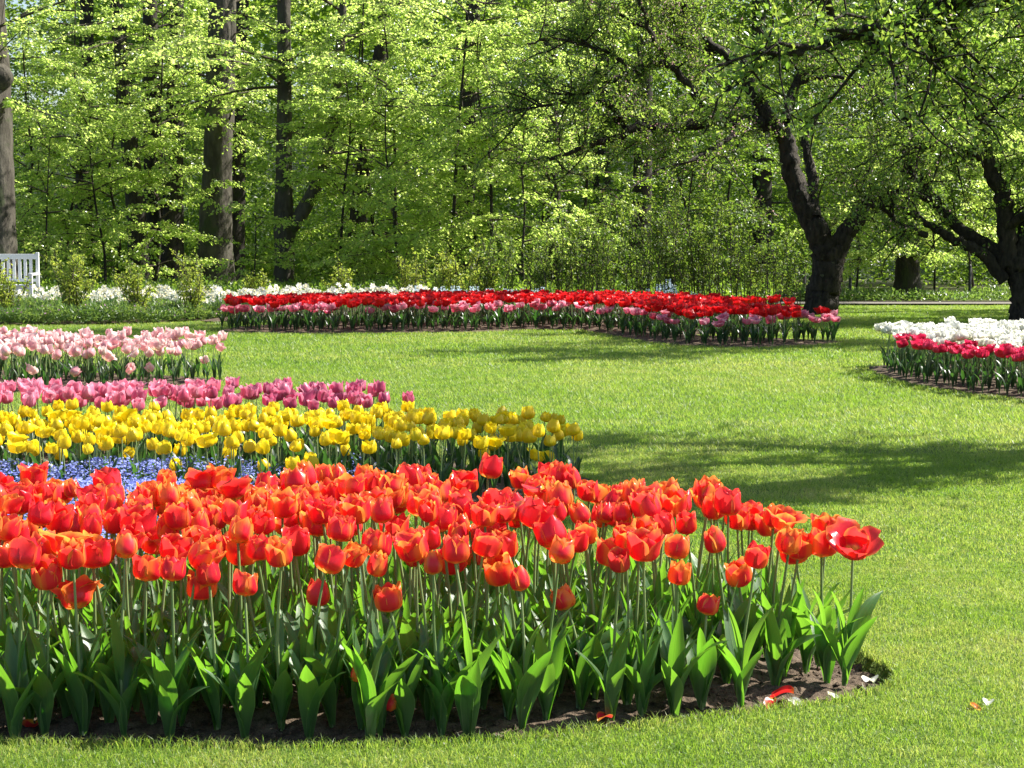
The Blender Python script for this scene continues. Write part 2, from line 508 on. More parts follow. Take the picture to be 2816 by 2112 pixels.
def grid_mesh(name, xs, ys, zf, mat, mask=None):
    X, Y = np.meshgrid(xs, ys)
    Z = zf(X, Y)
    nx, ny = len(xs), len(ys)
    i = (np.arange(ny - 1)[:, None] * nx + np.arange(nx - 1)[None, :]).ravel()
    q = np.stack([i, i + 1, i + nx + 1, i + nx], -1)
    V = np.stack([X, Y, Z], -1).reshape(-1, 3)
    if mask is not None:
        mk = mask(X, Y).ravel()
        q = q[mk[q].all(1)]
        used = np.unique(q)
        remap = np.zeros(len(V), int); remap[used] = np.arange(len(used))
        V, q = V[used], remap[q]
    return make_mesh(name, V, [q], mat)

def lawn_z(X, Y):
    z = gz(Y) + .012 * (vnoise(X, Y, .6) - .5) * (Y < 40)
    ins = inpoly(X, Y, FRONT)
    z = np.where(ins, -.085, z)
    for b in (YELLOW, PINKB, RIGHTB, FARB):
        z = np.where(inpoly(X, Y, b), z - .04, z)
    return z
xs = lines((-400, -40, 40), (-40, -8, 2), (-8, -3.2, .25), (-3.2, 2.0, .03), (2.0, 8, .2), (8, 40, 2), (40, 401, 40))
ys = lines((-10, 4, 1), (4, 4.8, .1), (4.8, 7.4, .03), (7.4, 37, .2), (37, 130, 2), (130, 901, 60))
tag(link('lawn', grid_mesh('lawn', xs, ys, lawn_z, M_LAWN)), kind='structure')

def soil_mesh(poly, step, amp, base, mound, inset=0.0):
    P = np.array(poly)
    xs = np.arange(P[:, 0].min() - step, P[:, 0].max() + 2 * step, step)
    ys = np.arange(P[:, 1].min() - step, P[:, 1].max() + 2 * step, step)
    def zf(X, Y):
        d = edge_dist(X, Y, poly)
        n = amp * (1.2 * vnoise(X, Y, 9) + .9 * vnoise(X, Y, 26) + .6 * vnoise(X, Y, 55) - 1.3)
        return base + n + mound * np.clip(d / .35, 0, 1)
    return grid_mesh('soil', xs, ys, zf, M_SOIL, lambda X, Y: inpoly(X, Y, poly) | (edge_dist(X, Y, poly) < step * .8))
tag(link('soil', soil_mesh(FRONT, .014, .022, -.05, .05)), kind='structure')
for b in (YELLOW, PINKB, RIGHTB, FARB):
    tag(link('soil', soil_mesh(b, .06, .02, -.01, .03)), kind='structure')
tag(link('soil', soil_mesh(BORDER, .12, .02, .02, .03)), kind='structure')

def strip(name, mat, y0, y1, x0, x1, dz, wob=.25):
    xs = np.linspace(x0, x1, 120); ys = np.linspace(0, 1, 7)
    X, T = np.meshgrid(xs, ys)
    a = y0 + wob * np.sin(X * .35 + 1) + .15 * wob * np.sin(X * 1.7)
    b = y1 + wob * np.sin(X * .3 + 2)
    Y = a + (b - a) * T
    Z = gz(Y) + dz + .02 * 0
    nx, ny = len(xs), len(ys)
    i = (np.arange(ny - 1)[:, None] * nx + np.arange(nx - 1)[None, :]).ravel()
    q = np.stack([i, i + 1, i + nx + 1, i + nx], -1)
    tag(link(name, make_mesh(name, np.stack([X, Y, Z], -1).reshape(-1, 3), [q], mat)), kind='structure')
strip('path', M_PATH, 37.7, 38.8, 1.5, 40, .03, .1)
strip('wood_floor', M_LITTER, 39.6, 130, -60, 60, .02)
strip('track', M_ROAD, 42.5, 47.5, 4.0, 45, .045, .3)

# added bank that blocks the sky; near-black colour stands for shade between the trees
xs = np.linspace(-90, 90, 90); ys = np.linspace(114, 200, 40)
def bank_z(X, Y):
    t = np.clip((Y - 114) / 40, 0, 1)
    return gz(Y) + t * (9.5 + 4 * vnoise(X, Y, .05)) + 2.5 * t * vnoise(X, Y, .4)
tag(link('added_bank', grid_mesh('added_bank', xs, ys, bank_z, M_SHADE_BANK)), kind='structure')

# ------------------------------------------------------------------ lawn grass (nobody could count it)
def in_any_bed(x, y):
    m = np.zeros(len(x), bool)
    for b in BEDS + [BORDER]:
        m |= inpoly(x, y, b)
    return m

def blades(x, y, z, h, w, lean, bend=True):
    n = len(x)
    a = rs.rand(n) * 2 * math.pi
    fa = rs.rand(n) * 2 * math.pi
    wd = np.stack([np.cos(fa), np.sin(fa), np.zeros(n)], 1) * (w * .5)[:, None]
    ln = np.stack([np.cos(a), np.sin(a), np.zeros(n)], 1) * (lean * h)[:, None]
    B = np.stack([x, y, z], 1)
    up = np.array([0, 0, 1.0])
    if bend:
        M = B + up * (h * .6)[:, None] + ln * .35
        T = B + up * (h * (1 - .25 * lean))[:, None] + ln
        V = np.stack([B - wd, B + wd, M + wd * .8, M - wd * .8, T], 1).reshape(-1, 3)
        i = np.arange(n)[:, None] * 5
        return V, [i + np.array([[0, 1, 2, 3]]), i + np.array([[3, 2, 4]])], 5
    T = B + up * (h * (1 - .2 * lean))[:, None] + ln
    V = np.stack([B - wd, B + wd, T], 1).reshape(-1, 3)
    i = np.arange(n)[:, None] * 3
    return V, [i + np.array([[0, 1, 2]])], 3

gV, gF, gR, go = [], [], [], 0
def add_grass(y0, y1, dens, h0, w0, bend):
    global go
    n = int(dens * (y1 - y0) * (.30 * (y0 + y1) + 1.6))
    y = np.sqrt(rs.rand(n) * (y1 ** 2 - y0 ** 2) + y0 ** 2)
    x = (rs.rand(n) * 2 - 1) * (.30 * y + .8)
    k = ~in_any_bed(x, y)
    k &= ~((y > 37.2) & (x > 1.3))
    x, y = x[k], y[k]
    n = len(x)
    tuft = vnoise(x, y, 5) * .5 + vnoise(x, y, 14) * .5
    h = h0 * (.55 + .9 * tuft) * (.7 + .6 * rs.rand(n))
    lean = .3 + .8 * rs.rand(n)
    if y0 < 8:                                  # longer turf fringe at the cut edge
        e = edge_dist(x, y, FRONT) < .05
        h = np.where(e, h * 1.5, h)
    z = lawn_z(x, y) - .004
    V, F, k = blades(x, y, z, h, w0 * (.7 + .6 * rs.rand(n)), lean, bend)
    r = np.clip(.36 + .5 * (vnoise(x, y, .7) - .5) + .5 * (vnoise(x, y, 2.1) - .5) + .5 * (vnoise(x, y, 8) - .5) + .32 * rs.normal(size=n), 0, 1)
    gV.append(V); gR.append(np.repeat(r, k))
    for f in F:
        gF.append(f + go)
    go += len(V)
add_grass(4.3, 8.0, 24000, .023, .0023, True)
add_grass(8.0, 12, 10500, .026, .0035, True)
add_grass(12, 20, 3800, .032, .007, False)
add_grass(20, 37.3, 1700, .036, .011, False)
add_grass(38.9, 42.5, 500, .06, .02, False)
tag(link('grass', make_mesh('grass', np.concatenate(gV), gF, M_GRASS, {'rnd': np.concatenate(gR)}, False)),
    'short sunlit lawn grass growing between the flower beds', kind='stuff')

# soil crumbs of the front bed
def lumps(P, size, seed):
    rng = np.random.RandomState(seed)
    base = np.array([[1, 0, 0], [-1, 0, 0], [0, 1, 0], [0, -1, 0], [0, 0, 1], [0, 0, -1]], float)
    tri = np.array([[0, 2, 4], [2, 1, 4], [1, 3, 4], [3, 0, 4], [2, 0, 5], [1, 2, 5], [3, 1, 5], [0, 3, 5]])
    n = len(P)
    V = base[None] * (rng.rand(n, 6, 1) * .7 + .5) + (rng.rand(n, 6, 3) - .5) * .5
    V = V * size[:, None, None] * np.array([1, 1, .75]) + P[:, None, :]
    return V.reshape(-1, 3), (np.arange(n)[:, None, None] * 6 + tri[None]).reshape(-1, 3)
n = 9000
x = rs.rand(n) * 5 - 3; y = 5.05 + rs.rand(n) * 1.9
k = inpoly(x, y, FRONT) & (edge_dist(x, y, FRONT) > .012)
k &= (edge_dist(x, y, FRONT) < .3) | (rs.rand(n) < .35)
x, y = x[k], y[k]
z = -.048 + .05 * np.clip(edge_dist(x, y, FRONT) / .35, 0, 1)
V, f = lumps(np.stack([x, y, z + .004], 1), .003 + .011 * rs.rand(len(x)) ** 2.5, 3)
tag(link('dirt', make_mesh('dirt', V, [f], M_SOIL, None, False)), 'loose crumbs of brown soil along the front bed', kind='stuff')

# ------------------------------------------------------------------ tulips
def bloom_mesh(name, mat, H, Rr, k_top, A=1.12, flat=1.12, nu=6, nv=8, seed=0, wave=.06, rings=((0, 1.0), (1, .88)), ragged=.0, per=3, loose=.1):
    """petals on one receptacle: k_top < 0 flares outwards, > 0 closes the cup"""
    rng = np.random.RandomState(seed)
    V = [np.zeros((1, 3))]; Q = []; T = []; att = [np.array([[0, 0, .5]])]
    off = 1
    us = np.linspace(-1, 1, nu + 1); vv = np.linspace(0, 1, nv + 1)[1:]
    U, W = np.meshgrid(us, vv)
    for ri, rsc in rings:
        for p in range(per):
            ph = p * 2 * math.pi / per + ri * math.pi / per + rng.uniform(-.12, .12)
            kt = k_top + rng.uniform(-loose, loose) * 2.2
            Hh = H * rng.uniform(.93, 1.05) * (1.03 if ri == 0 else 1.0)
            rr = np.where(W < .42, np.sqrt(np.clip(1 - (1 - W / .42) ** 2, 0, 1)), 1 - kt * ((W - .42) / .58) ** 1.7)
            wid = A * np.minimum(1, (W / .22) ** .7) * np.sqrt(np.clip(1 - np.clip((W - .38) / .622, 0, 1) ** 3.6, .09, 1))
            rad = Rr * rsc * rr * (1 + .10 * U ** 2 * np.sin(W * 3.1)) - Rr * .05 * (1 - U ** 2) * W
            ang = ph + U * wid
            wv = wave * .8 * Rr * np.sin(U * rng.uniform(2, 4.2) + rng.uniform(0, 6)) * W ** 2
            z = Hh * (W ** flat) - Hh * .10 * np.abs(U) ** 2.5 * W ** 3 + wv * .35
            if kt < -.5:
                z = z - Hh * .25 * W ** 3 * min(1.2, -kt - .4)
            if ragged:
                jag = ragged * Hh * rng.uniform(-1, 1, size=nu + 1)
                z = z + jag[None, :] * (W ** 5)
            rad = rad + wv
            P = np.stack([rad * np.cos(ang), rad * np.sin(ang), z], -1)
            V.append(P.reshape(-1, 3))
            rp = rng.rand()
            att.append(np.stack([np.abs(U), W, np.full_like(U, rp)], -1).reshape(-1, 3))
            n1 = nu + 1
            i = (np.arange(nv - 1)[:, None] * n1 + np.arange(nu)[None, :]).ravel() + off
            Q.append(np.stack([i, i + 1, i + n1 + 1, i + n1], -1))
            b = np.arange(nu) + off
            T.append(np.stack([np.zeros(nu, int), b + 1, b], -1))
            off += P.shape[0] * P.shape[1]
    return make_mesh(name, np.concatenate(V), [np.concatenate(Q), np.concatenate(T)], mat, {'puv': np.concatenate(att)})

def leaf_geo(L, Wd, out_ang, curl, seed, nu=4, nv=9, wavy=.12, fold=.45, twist=.5):
    """a tulip leaf that clasps the stem, rises and arches outwards along +x"""
    rng = np.random.RandomState(seed)
    us = np.linspace(-1, 1, nu + 1); vv = np.linspace(0, 1, nv + 1)
    ang = R(90) - R(out_ang) * (vv * .7 + .3) - R(curl) * np.clip(vv - .35, 0, 1) ** 1.5 * 1.9
    ds = L / nv
    cx = np.concatenate([[0], np.cumsum(np.cos(ang[1:]) * ds)]); cz = np.concatenate([[0], np.cumsum(np.sin(ang[1:]) * ds)])
    wid = Wd * .5 * np.minimum(1, .34 + 1.5 * vv) * np.clip(1 - np.clip((vv - .36) / .64, 0, 1) ** 1.9, 0.02, 1)
    tw = rng.uniform(-twist, twist) * vv ** 1.3
    ph = rng.uniform(0, 6.3); fr = rng.uniform(7, 12)
    V = np.zeros((nv + 1, nu + 1, 3))
    for i in range(nv + 1):
        t = np.array([math.cos(ang[i]), 0, math.sin(ang[i])])
        nrm = np.array([-math.sin(ang[i]), 0, math.cos(ang[i])])      # adaxial side, towards the stem
        side = np.array([0, 1.0, 0])
        c, s = math.cos(tw[i]), math.sin(tw[i])
        sd = side * c + nrm * s; nn = nrm * c - side * s
        fl = fold * (1.25 - .8 * vv[i])
        for j, u in enumerate(us):
            w = wid[i] * u
            V[i, j] = np.array([cx[i] + .004, 0, cz[i]]) + sd * w * math.cos(fl * abs(u)) + nn * (abs(w) * math.sin(fl) + wavy * wid[i] * abs(u) * math.sin(fr * vv[i] + ph + (0 if u > 0 else 2.1)))
    U, W = np.meshgrid(us, vv)
    att = np.stack([np.abs(U), W, np.full_like(U, rng.rand())], -1).reshape(-1, 3)
    n1 = nu + 1
    i = (np.arange(nv)[:, None] * n1 + np.arange(nu)[None, :]).ravel()
    return V.reshape(-1, 3), np.stack([i, i + 1, i + n1 + 1, i + n1], -1), att

def rotz(V, a):
    c, s = math.cos(a), math.sin(a)
    return V @ np.array([[c, -s, 0], [s, c, 0], [0, 0, 1]]).T

def stem_path(h, bend, seed, n=7):
    rng = np.random.RandomState(seed)
    t = np.linspace(0, 1, n)
    a = rng.uniform(0, 6.3)
    x = bend * h * t ** 1.8; w = .012 * h * np.sin(t * 5 + rng.uniform(0, 6))
    return np.stack([x * math.cos(a) + w, x * math.sin(a) + w * .5, h * t], 1)

class Variety:
    """stems, blooms and leaves of one kind of tulip; place() makes one tulip from them"""
    def __init__(self, name, cat, mat, forms, h, leafL, leafW, r_stem, group, seed, leaves_one=True, n_leaf=3, lod=0, out=28, bend=(.02, .12)):
        self.name, self.cat, self.h, self.group = name, cat, h, group
        self.rng = np.random.RandomState(seed)
        self.leaves_one = leaves_one
        self.n_leaf = n_leaf
        nu, nv = ((6, 9), (4, 6), (3, 4))[lod]
        self.blooms = {}
        for fname, kw in forms.items():
            cnt = kw.pop('n', 3)
            self.blooms[fname] = [bloom_mesh('bloom', mat, nu=nu, nv=nv, seed=seed * 100 + i * 7 + len(fname), **kw) for i in range(cnt)]
        self.stems = []
        for i in range(6):
            p = stem_path(h, self.rng.uniform(*bend), seed + i)
            V, f = tube(p, np.linspace(r_stem * 1.15, r_stem * .85, len(p)), 6 if lod < 2 else 4)
            me = make_mesh('stem', V, [f], M_STEM)
            d = p[-1] - p[-2]
            self.stems.append((me, p[-1], Vector(d).normalized(), p))
        self.leafs = []
        lu, lv = ((4, 10), (2, 6), (2, 4))[lod]
        r_ = self.rng
        if leaves_one:
            for i in range(8):
                mb = MB()
                a0 = r_.uniform(0, 6.3)
                for j in range(n_leaf):
                    V, f, att = leaf_geo(leafL * r_.uniform(.7, 1.1), leafW * r_.uniform(.75, 1.15), r_.uniform(out * .3, out * 1.2), r_.uniform(0, 45), seed * 31 + i * 5 + j, lu, lv)
                    V = rotz(V, a0 + j * 2.3 + r_.uniform(-.4, .4))
                    V[:, 2] += .012 * j
                    mb.add(V, [f], 0, att)
                self.leafs.append(mb.mesh('leaves', M_TLEAF2))
        else:
            for i in range(24):             # the first twelve are the broad basal leaves, the others slender
                broad = i < 12
                V, f, att = leaf_geo(leafL * r_.uniform(.75, 1.1), leafW * (r_.uniform(1.0, 1.5) if broad else r_.uniform(.55, .95)), r_.uniform(18, 46) if broad else r_.uniform(out * .25, out * 1.2), r_.uniform(0, 50) if broad else r_.uniform(-5, 35), seed * 31 + i, lu, lv)
                self.leafs.append(make_mesh('leaf', V, [f], M_TLEAF, {'puv': att}))

    def place(self, x, y, z, hs, form, label, group=None, size=1.0, tilt=None, parts=True):
        r_ = self.rng
        root = bpy.data.objects.new(self.name, None)
        root.empty_display_size = .05
        COL.objects.link(root)
        root.location = (x, y, z)
        root.rotation_euler = (0, 0, r_.uniform(0, 6.28))
        tag(root, label, self.cat, group or self.group)
        me, top, dr, path = self.stems[r_.randint(len(self.stems))]
        st = link('stem', me, root); st.scale = (1, 1, hs)
        bl = link('bloom', self.blooms[form][r_.randint(len(self.blooms[form]))], root)
        bl.location = (top[0], top[1], top[2] * hs)
        d = Vector((dr.x, dr.y, dr.z)).normalized()
        d = (d + Vector((r_.normal() * .17, r_.normal() * .17, 0))).normalized()
        q = d.to_track_quat('Z', 'Y')
        if tilt is not None:
            q = Vector(tilt).normalized().to_track_quat('Z', 'Y')
        bl.rotation_euler = (q @ Matrix.Rotation(r_.uniform(0, 6.28), 3, 'Z').to_quaternion()).to_euler()
        s = size * r_.uniform(.9, 1.1)
        bl.scale = (s, s, s * r_.uniform(.95, 1.06))
        if self.leaves_one:
            lf = link('leaves', self.leafs[r_.randint(len(self.leafs))], root, rz=r_.uniform(0, 6.28))
            k = r_.uniform(.85, 1.1) * min(1.1, hs); lf.scale = (k, k, k)
        else:
            a0 = r_.uniform(0, 6.28)
            for j in range(self.n_leaf):
                lf = link('leaf', self.leafs[r_.randint(0, 12) if j < 3 or j == 6 else r_.randint(12, 24)], root, rz=a0 + j * 2.2 + r_.uniform(-.5, .5))
                k = r_.uniform(.85, 1.12) * (.92, .95, .9, .68, .9, .8, .8)[j]
                lf.scale = (k, k, k)
                zz = (0, .006, .02, .14, .03, .08, .0)[j] * (hs if j == 3 else 1)
                t = zz / self.h / hs
                i = min(len(path) - 2, int(t * (len(path) - 1))); u = t * (len(path) - 1) - i
                pp = path[i] * (1 - u) + path[i + 1] * u
                lf.location = (pp[0], pp[1], zz)
        return root

def third(px, a, b, names=('left', 'middle', 'right')):
    return names[0] if px < a else names[1] if px < b else names[2]

def shot_x(x, y):           # where along the picture's width, 0..1, a ground point stands
    return .5 + x / y * F_PX / W0

# --- orange-red tulips of the front bed
ORANGE = Variety('orange_tulip', 'tulip', M_P_ORANGE, {
    'closed': dict(H=.086, Rr=.035, k_top=.42, n=4, wave=.06),
    'half-open': dict(H=.090, Rr=.043, k_top=.14, n=7, wave=.12),
    'open': dict(H=.088, Rr=.047, k_top=-.14, n=6, wave=.16, ragged=.02),
    'wide open': dict(H=.086, Rr=.048, k_top=-.5, n=4, wave=.22, loose=.3, ragged=.03)},
    .452, .31, .062, .0046, 'orange red tulips in the front bed', 5, leaves_one=False, n_leaf=7, out=24)
inset = [(p[0], p[1]) for p in FRONT]
pts = scatter([(-1.75, 4.9), (1.35, 4.9), (1.35, 7.1), (-1.75, 7.1)], .091, tries=20000, rng=np.random.RandomState(4))
k = inpoly(pts[:, 0], pts[:, 1], FRONT)
ed = edge_dist(pts[:, 0], pts[:, 1], FRONT)
fx = np.array([min([q[1] for q in FRONT[:13] if abs(q[0] - p[0]) < .35] or [9]) for p in pts])
front_y = np.interp(pts[:, 0], [q[0] for q in FRONT[:11]], [q[1] for q in FRONT[:11]])
right_m = np.where(pts[:, 0] > .8, .13, .09)
k &= (ed > right_m) & (pts[:, 1] < 6.75)
k &= ~((pts[:, 0] > .55) & (np.random.RandomState(2).rand(len(pts)) < .22))
pts, front_y = pts[k], front_y[k]
o_rng = np.random.RandomState(8)
ords = np.argsort(pts[:, 1])
for p, fy in zip(pts[ords], front_y[ords]):
    dep = p[1] - fy
    row = 'front rows' if dep < .38 else 'middle rows' if dep < .85 else 'back rows'
    s = shot_x(p[0], p[1])
    th = 'left end' if s < .27 else 'middle' if s < .56 else 'right end'
    form = ('closed', 'half-open', 'half-open', 'open', 'open', 'wide open')[o_rng.choice(6, p=[.16, .26, .2, .2, .12, .06])]
    hs = o_rng.uniform(.88, 1.12) * (.90 if p[0] > .75 else 1.0) * (1.0 + .05 * (dep > .4))
    if o_rng.rand() < .035: hs *= .7
    z = -.05 + .05 * min(1, edge_dist(np.array([p[0]]), np.array([p[1]]), FRONT)[0] / .35)
    ORANGE.place(p[0], p[1], z, hs, form, f'{form} orange-red tulip in the {row} at the {th} of the front bed', f'{form} tulips, {row}, {th} of the front bed', size=o_rng.uniform(.76, 1.0))
spec = [
    (800, 1600, .36, 'closed', 'short orange tulip far below the others in the front bed, its small bloom among leaves', .62, None),
    (820, 1585, .17, 'closed', 'red tulip bloom sunk near the soil under the short orange tulip', .8, (.2, -.3, .4)),
    (1520, 1530, .62, 'half-open', 'orange tulip at half height near the front bed\'s right end, above bare leaves', .82, (.25, -.1, 1)),
    (1835, 1478, .93, 'wide open', 'outermost orange tulip leaning right, petals falling open, right end of the front bed', .9, (.8, -.2, 1)),
    (160, 1570, .78, 'wide open', 'low orange tulip with spread petals against the green stems, left end of front bed', 1.0, (.1, -.5, 1)),
]
for px, py, hs, form, lab, sz, tl in spec:
    q = at(px, py)
    ORANGE.place(q[0], q[1] + .06, -.02, hs, form, lab, size=sz, tilt=tl)

# --- yellow tulips
YEL = Variety('yellow_tulip', 'tulip', M_P_YELLOW, {
    'closed': dict(H=.072, Rr=.035, k_top=.34, n=4, wave=.06),
    'half-open': dict(H=.072, Rr=.040, k_top=.12, n=5, wave=.10),
    'wide open': dict(H=.066, Rr=.043, k_top=-.5, n=2, wave=.15)},
    .285, .23, .045, .0035, 'yellow tulips behind the forget-me-nots', 21, n_leaf=3, lod=1, out=22)
r_ = np.random.RandomState(3)
ypoly = [(-3.35, 9.72), (-1.3, 9.62), (-.5, 9.72), (.15, 9.92), (.36, 10.2), (.36, 10.7), (.05, 11.1), (-.5, 11.35), (-1.6, 11.45), (-3.35, 11.5)]
pts = scatter(ypoly, .100, rng=r_, n_max=330)
print('yellow', len(pts))
for p in pts[np.argsort(pts[:, 1])]:
    s = shot_x(p[0], p[1])
    fy = np.interp(p[0], [q[0] for q in ypoly[:5]], [q[1] for q in ypoly[:5]])
    row = 'front rows' if p[1] - fy < .4 else 'middle rows' if p[1] - fy < .95 else 'back rows'
    th = third(s, .19, .38, ('left end', 'middle', 'right end'))
    form = ('closed', 'half-open', 'wide open')[r_.choice(3, p=[.4, .52, .08])]
    hs = r_.uniform(.86, 1.14)
    if r_.rand() < .10: hs *= r_.uniform(.5, .75)
    YEL.place(p[0], p[1], .015, hs, form, f'{form} yellow tulip in the {row} at the {th} of the yellow bed', f'{form} yellow tulips, {row}, {th}', size=r_.uniform(.84, 1.06))

# --- mauve and rose tulips behind the yellow ones
MAU = Variety('mauve_tulip', 'tulip', M_P_MAUVE, {'half-open': dict(H=.080, Rr=.037, k_top=.1, n=4, wave=.10), 'open': dict(H=.078, Rr=.040, k_top=-.2, n=3, wave=.12)},
              .345, .22, .042, .0035, 'mauve tulips behind the yellow bed', 33, n_leaf=3, lod=1)
ROS = Variety('rose_tulip', 'tulip', M_P_ROSE, {'half-open': dict(H=.080, Rr=.038, k_top=.08, n=4, wave=.10), 'open': dict(H=.078, Rr=.042, k_top=-.25, n=3, wave=.14)},
              .33, .22, .042, .0035, 'rose pink tulips behind the yellow bed', 35, n_leaf=3, lod=1)
mpoly = [(-3.7, 11.62), (-1.8, 11.58), (-.95, 11.5), (-.78, 11.75), (-1.0, 12.15), (-2.0, 12.45), (-3.7, 12.5)]
pts = scatter(mpoly, .10, rng=r_, n_max=260)
print('mauve', len(pts))
for p in pts[np.argsort(pts[:, 1])]:
    mauve = p[0] > -1.95 + r_.normal() * .25
    form = 'half-open' if r_.rand() < .6 else 'open'
    row = 'front' if p[1] < 11.9 else 'back'
    v = MAU if mauve else ROS
    nm = 'mauve' if mauve else 'rose pink'
    v.place(p[0], p[1], .015, r_.uniform(.88, 1.14), form, f'{form} {nm} tulip in the {row} of the strip behind the yellow bed', f'{form} {nm} tulips, {row} of the strip', size=r_.uniform(.9, 1.1))
MAU.place(-.60, 11.36, .015, 1.05, 'half-open', 'lone mauve tulip standing apart at the right end of the mauve strip', size=1.05)

# --- pale pink tulips
PNK = Variety('pale_pink_tulip', 'tulip', M_P_PINK, {
    'half-open': dict(H=.080, Rr=.038, k_top=.12, n=4, wave=.10), 'open': dict(H=.076, Rr=.043, k_top=-.2, n=3, wave=.16), 'wide open': dict(H=.068, Rr=.046, k_top=-.6, n=3, wave=.2)},
    .33, .22, .04, .0035, 'pale pink tulips in the left bed', 41, n_leaf=3, lod=1, out=20, bend=(.03, .3))
ppoly = [(-5.2, 16.6), (-4.4, 16.75), (-3.4, 17.1), (-2.80, 17.7), (-2.74, 18.1), (-3.2, 18.7), (-4.2, 19.05), (-5.6, 19.3)]
pts = scatter(ppoly, .125, rng=r_, n_max=330)
print('pink', len(pts))
for p in pts[np.argsort(pts[:, 1])]:
    fy = np.interp(p[0], [-5.2, -4.4, -3.5, -2.92], [16.6, 16.75, 17.1, 17.7])
    dep = p[1] - fy
    row = 'front rows' if dep < .5 else 'middle rows' if dep < 1.2 else 'back rows'
    th = 'left part' if shot_x(p[0], p[1]) < .10 else 'right part'
    form = ('half-open', 'open', 'wide open')[r_.choice(3, p=[.55, .3, .15])]
    hs = r_.uniform(.85, 1.2) * (.86 if dep < .35 else 1)
    tl = None
    if dep < .5 and r_.rand() < .5:
        a = r_.uniform(0, 6.28); tl = (math.cos(a) * .9, math.sin(a) * .9 - .3, 1)
    if dep < .35 and r_.rand() < .18: hs *= .5
    PNK.place(p[0], p[1], .015, hs, form, f'{form} pale pink tulip in the {row}, {th} of the pale pink bed', f'{form} pale pink tulips, {row}, {th}', size=r_.uniform(.92, 1.15), tilt=tl)

# --- white and crimson double tulips at the right
DBL = dict(rings=((0, 1.0), (1, .84), (.5, .66)), per=4)
WHT = Variety('white_tulip', 'tulip', M_P_WHITE, {'full': dict(H=.082, Rr=.058, k_top=.18, n=4, A=.95, wave=.10, **DBL), 'open': dict(H=.076, Rr=.062, k_top=-.1, n=3, A=.95, wave=.14, **DBL)},
              .36, .24, .045, .004, 'white double tulips in the right bed', 51, n_leaf=3, lod=1)
CRI = Variety('crimson_tulip', 'tulip', M_P_CRIMSON, {'full': dict(H=.074, Rr=.053, k_top=.10, n=4, A=.9, wave=.14, **DBL), 'open': dict(H=.068, Rr=.058, k_top=-.25, n=3, A=.9, wave=.2, **DBL)},
              .315, .22, .042, .004, 'crimson double tulips in the right bed', 53, n_leaf=3, lod=1)
rpoly = [tuple(at(*q)[:2] + np.array(o)) for q, o in (((1893, 806), (.12, .1)), ((1945, 824), (.08, .14)), ((2020, 840), (.03, .16)), ((2110, 853), (0, .16)), ((2212, 866), (0, .16)), ((2290, 876), (0, .16)))]
rpoly += [(6.0, 17.5), (6.2, 20.4), (5.2, 20.7), (4.4, 20.4), (3.9, 19.9)]
pts = scatter(rpoly, .135, rng=r_, n_max=420)
print('right', len(pts))
fxs = [q[0] for q in rpoly[:6]]; fys = [q[1] for q in rpoly[:6]]
for p in pts[np.argsort(pts[:, 1])]:
    dep = p[1] - np.interp(p[0], fxs, fys)
    white = dep + r_.normal() * .33 > (1.0 + .12 * (p[0] - 3.8))
    row = 'edge' if dep < .5 else 'middle' if dep < 1.4 else 'back'
    form = 'full' if r_.rand() < .6 else 'open'
    nm = 'white' if white else 'crimson'
    side = 'near the tip' if p[0] < 4.7 else 'towards the broad end'
    (WHT if white else CRI).place(p[0], p[1], .015, r_.uniform(.9, 1.12), form, f'{form} double {nm} tulip at the {row} of the right bed, {side}', f'{form} {nm} tulips, {row} of the right bed, {side}', size=r_.uniform(.9, 1.12))

# --- far bed: scarlet tulips with candy pink ones in front
SCA = Variety('scarlet_tulip', 'tulip', M_P_SCARLET, {'open': dict(H=.090, Rr=.056, k_top=-.15, n=4, wave=.2, ragged=.1), 'wide open': dict(H=.085, Rr=.058, k_top=-.5, n=4, wave=.25, ragged=.14)},
              .36, .24, .045, .005, 'scarlet tulips in the far bed', 61, n_leaf=5, lod=2)
CAN = Variety('candy_pink_tulip', 'tulip', M_P_CANDY, {'open': dict(H=.082, Rr=.060, k_top=.0, n=4, wave=.25, ragged=.06), 'wide open': dict(H=.076, Rr=.064, k_top=-.35, n=4, wave=.25)},
              .29, .25, .05, .005, 'candy pink tulips at the front of the far bed', 63, n_leaf=7, lod=2)
pts = scatter(FARB, .165, rng=r_, tries=120000)
k = edge_dist(pts[:, 0], pts[:, 1], FARB) > .05
pts = pts[k]
fq = sorted(FARB[:12]); fxs = [q[0] for q in fq]; fys = [q[1] for q in fq]
dep = pts[:, 1] - np.interp(pts[:, 0], fxs, fys)
candy = (dep + r_.normal(size=len(pts)) * .35 + 1.3 * (vnoise(pts[:, 0], pts[:, 1], 1.1) - .5) < .78) & (r_.rand(len(pts)) < .8)
print('far', len(pts), candy.sum())
def far_part(x):
    s = shot_x(*x)
    return 'left end' if s < .36 else 'narrow middle' if s < .6 else 'broad right end'
def one_far(v, p, nm, row, hs, form):
    return v.place(p[0], p[1], .015, hs, form, f'{form} {nm} tulip, {row} of the far bed, at its {far_part(p)}', f'{form} {nm} tulips, {row}, {far_part(p)} of the far bed', size=r_.uniform(.95, 1.2))
for p, d in zip(pts[candy], dep[candy]):
    form = 'open' if r_.rand() < .6 else 'wide open'
    one_far(CAN, p, 'candy pink', 'front edge', r_.uniform(.82, 1.12), form)
sc = pts[~candy]; sd = dep[~candy]
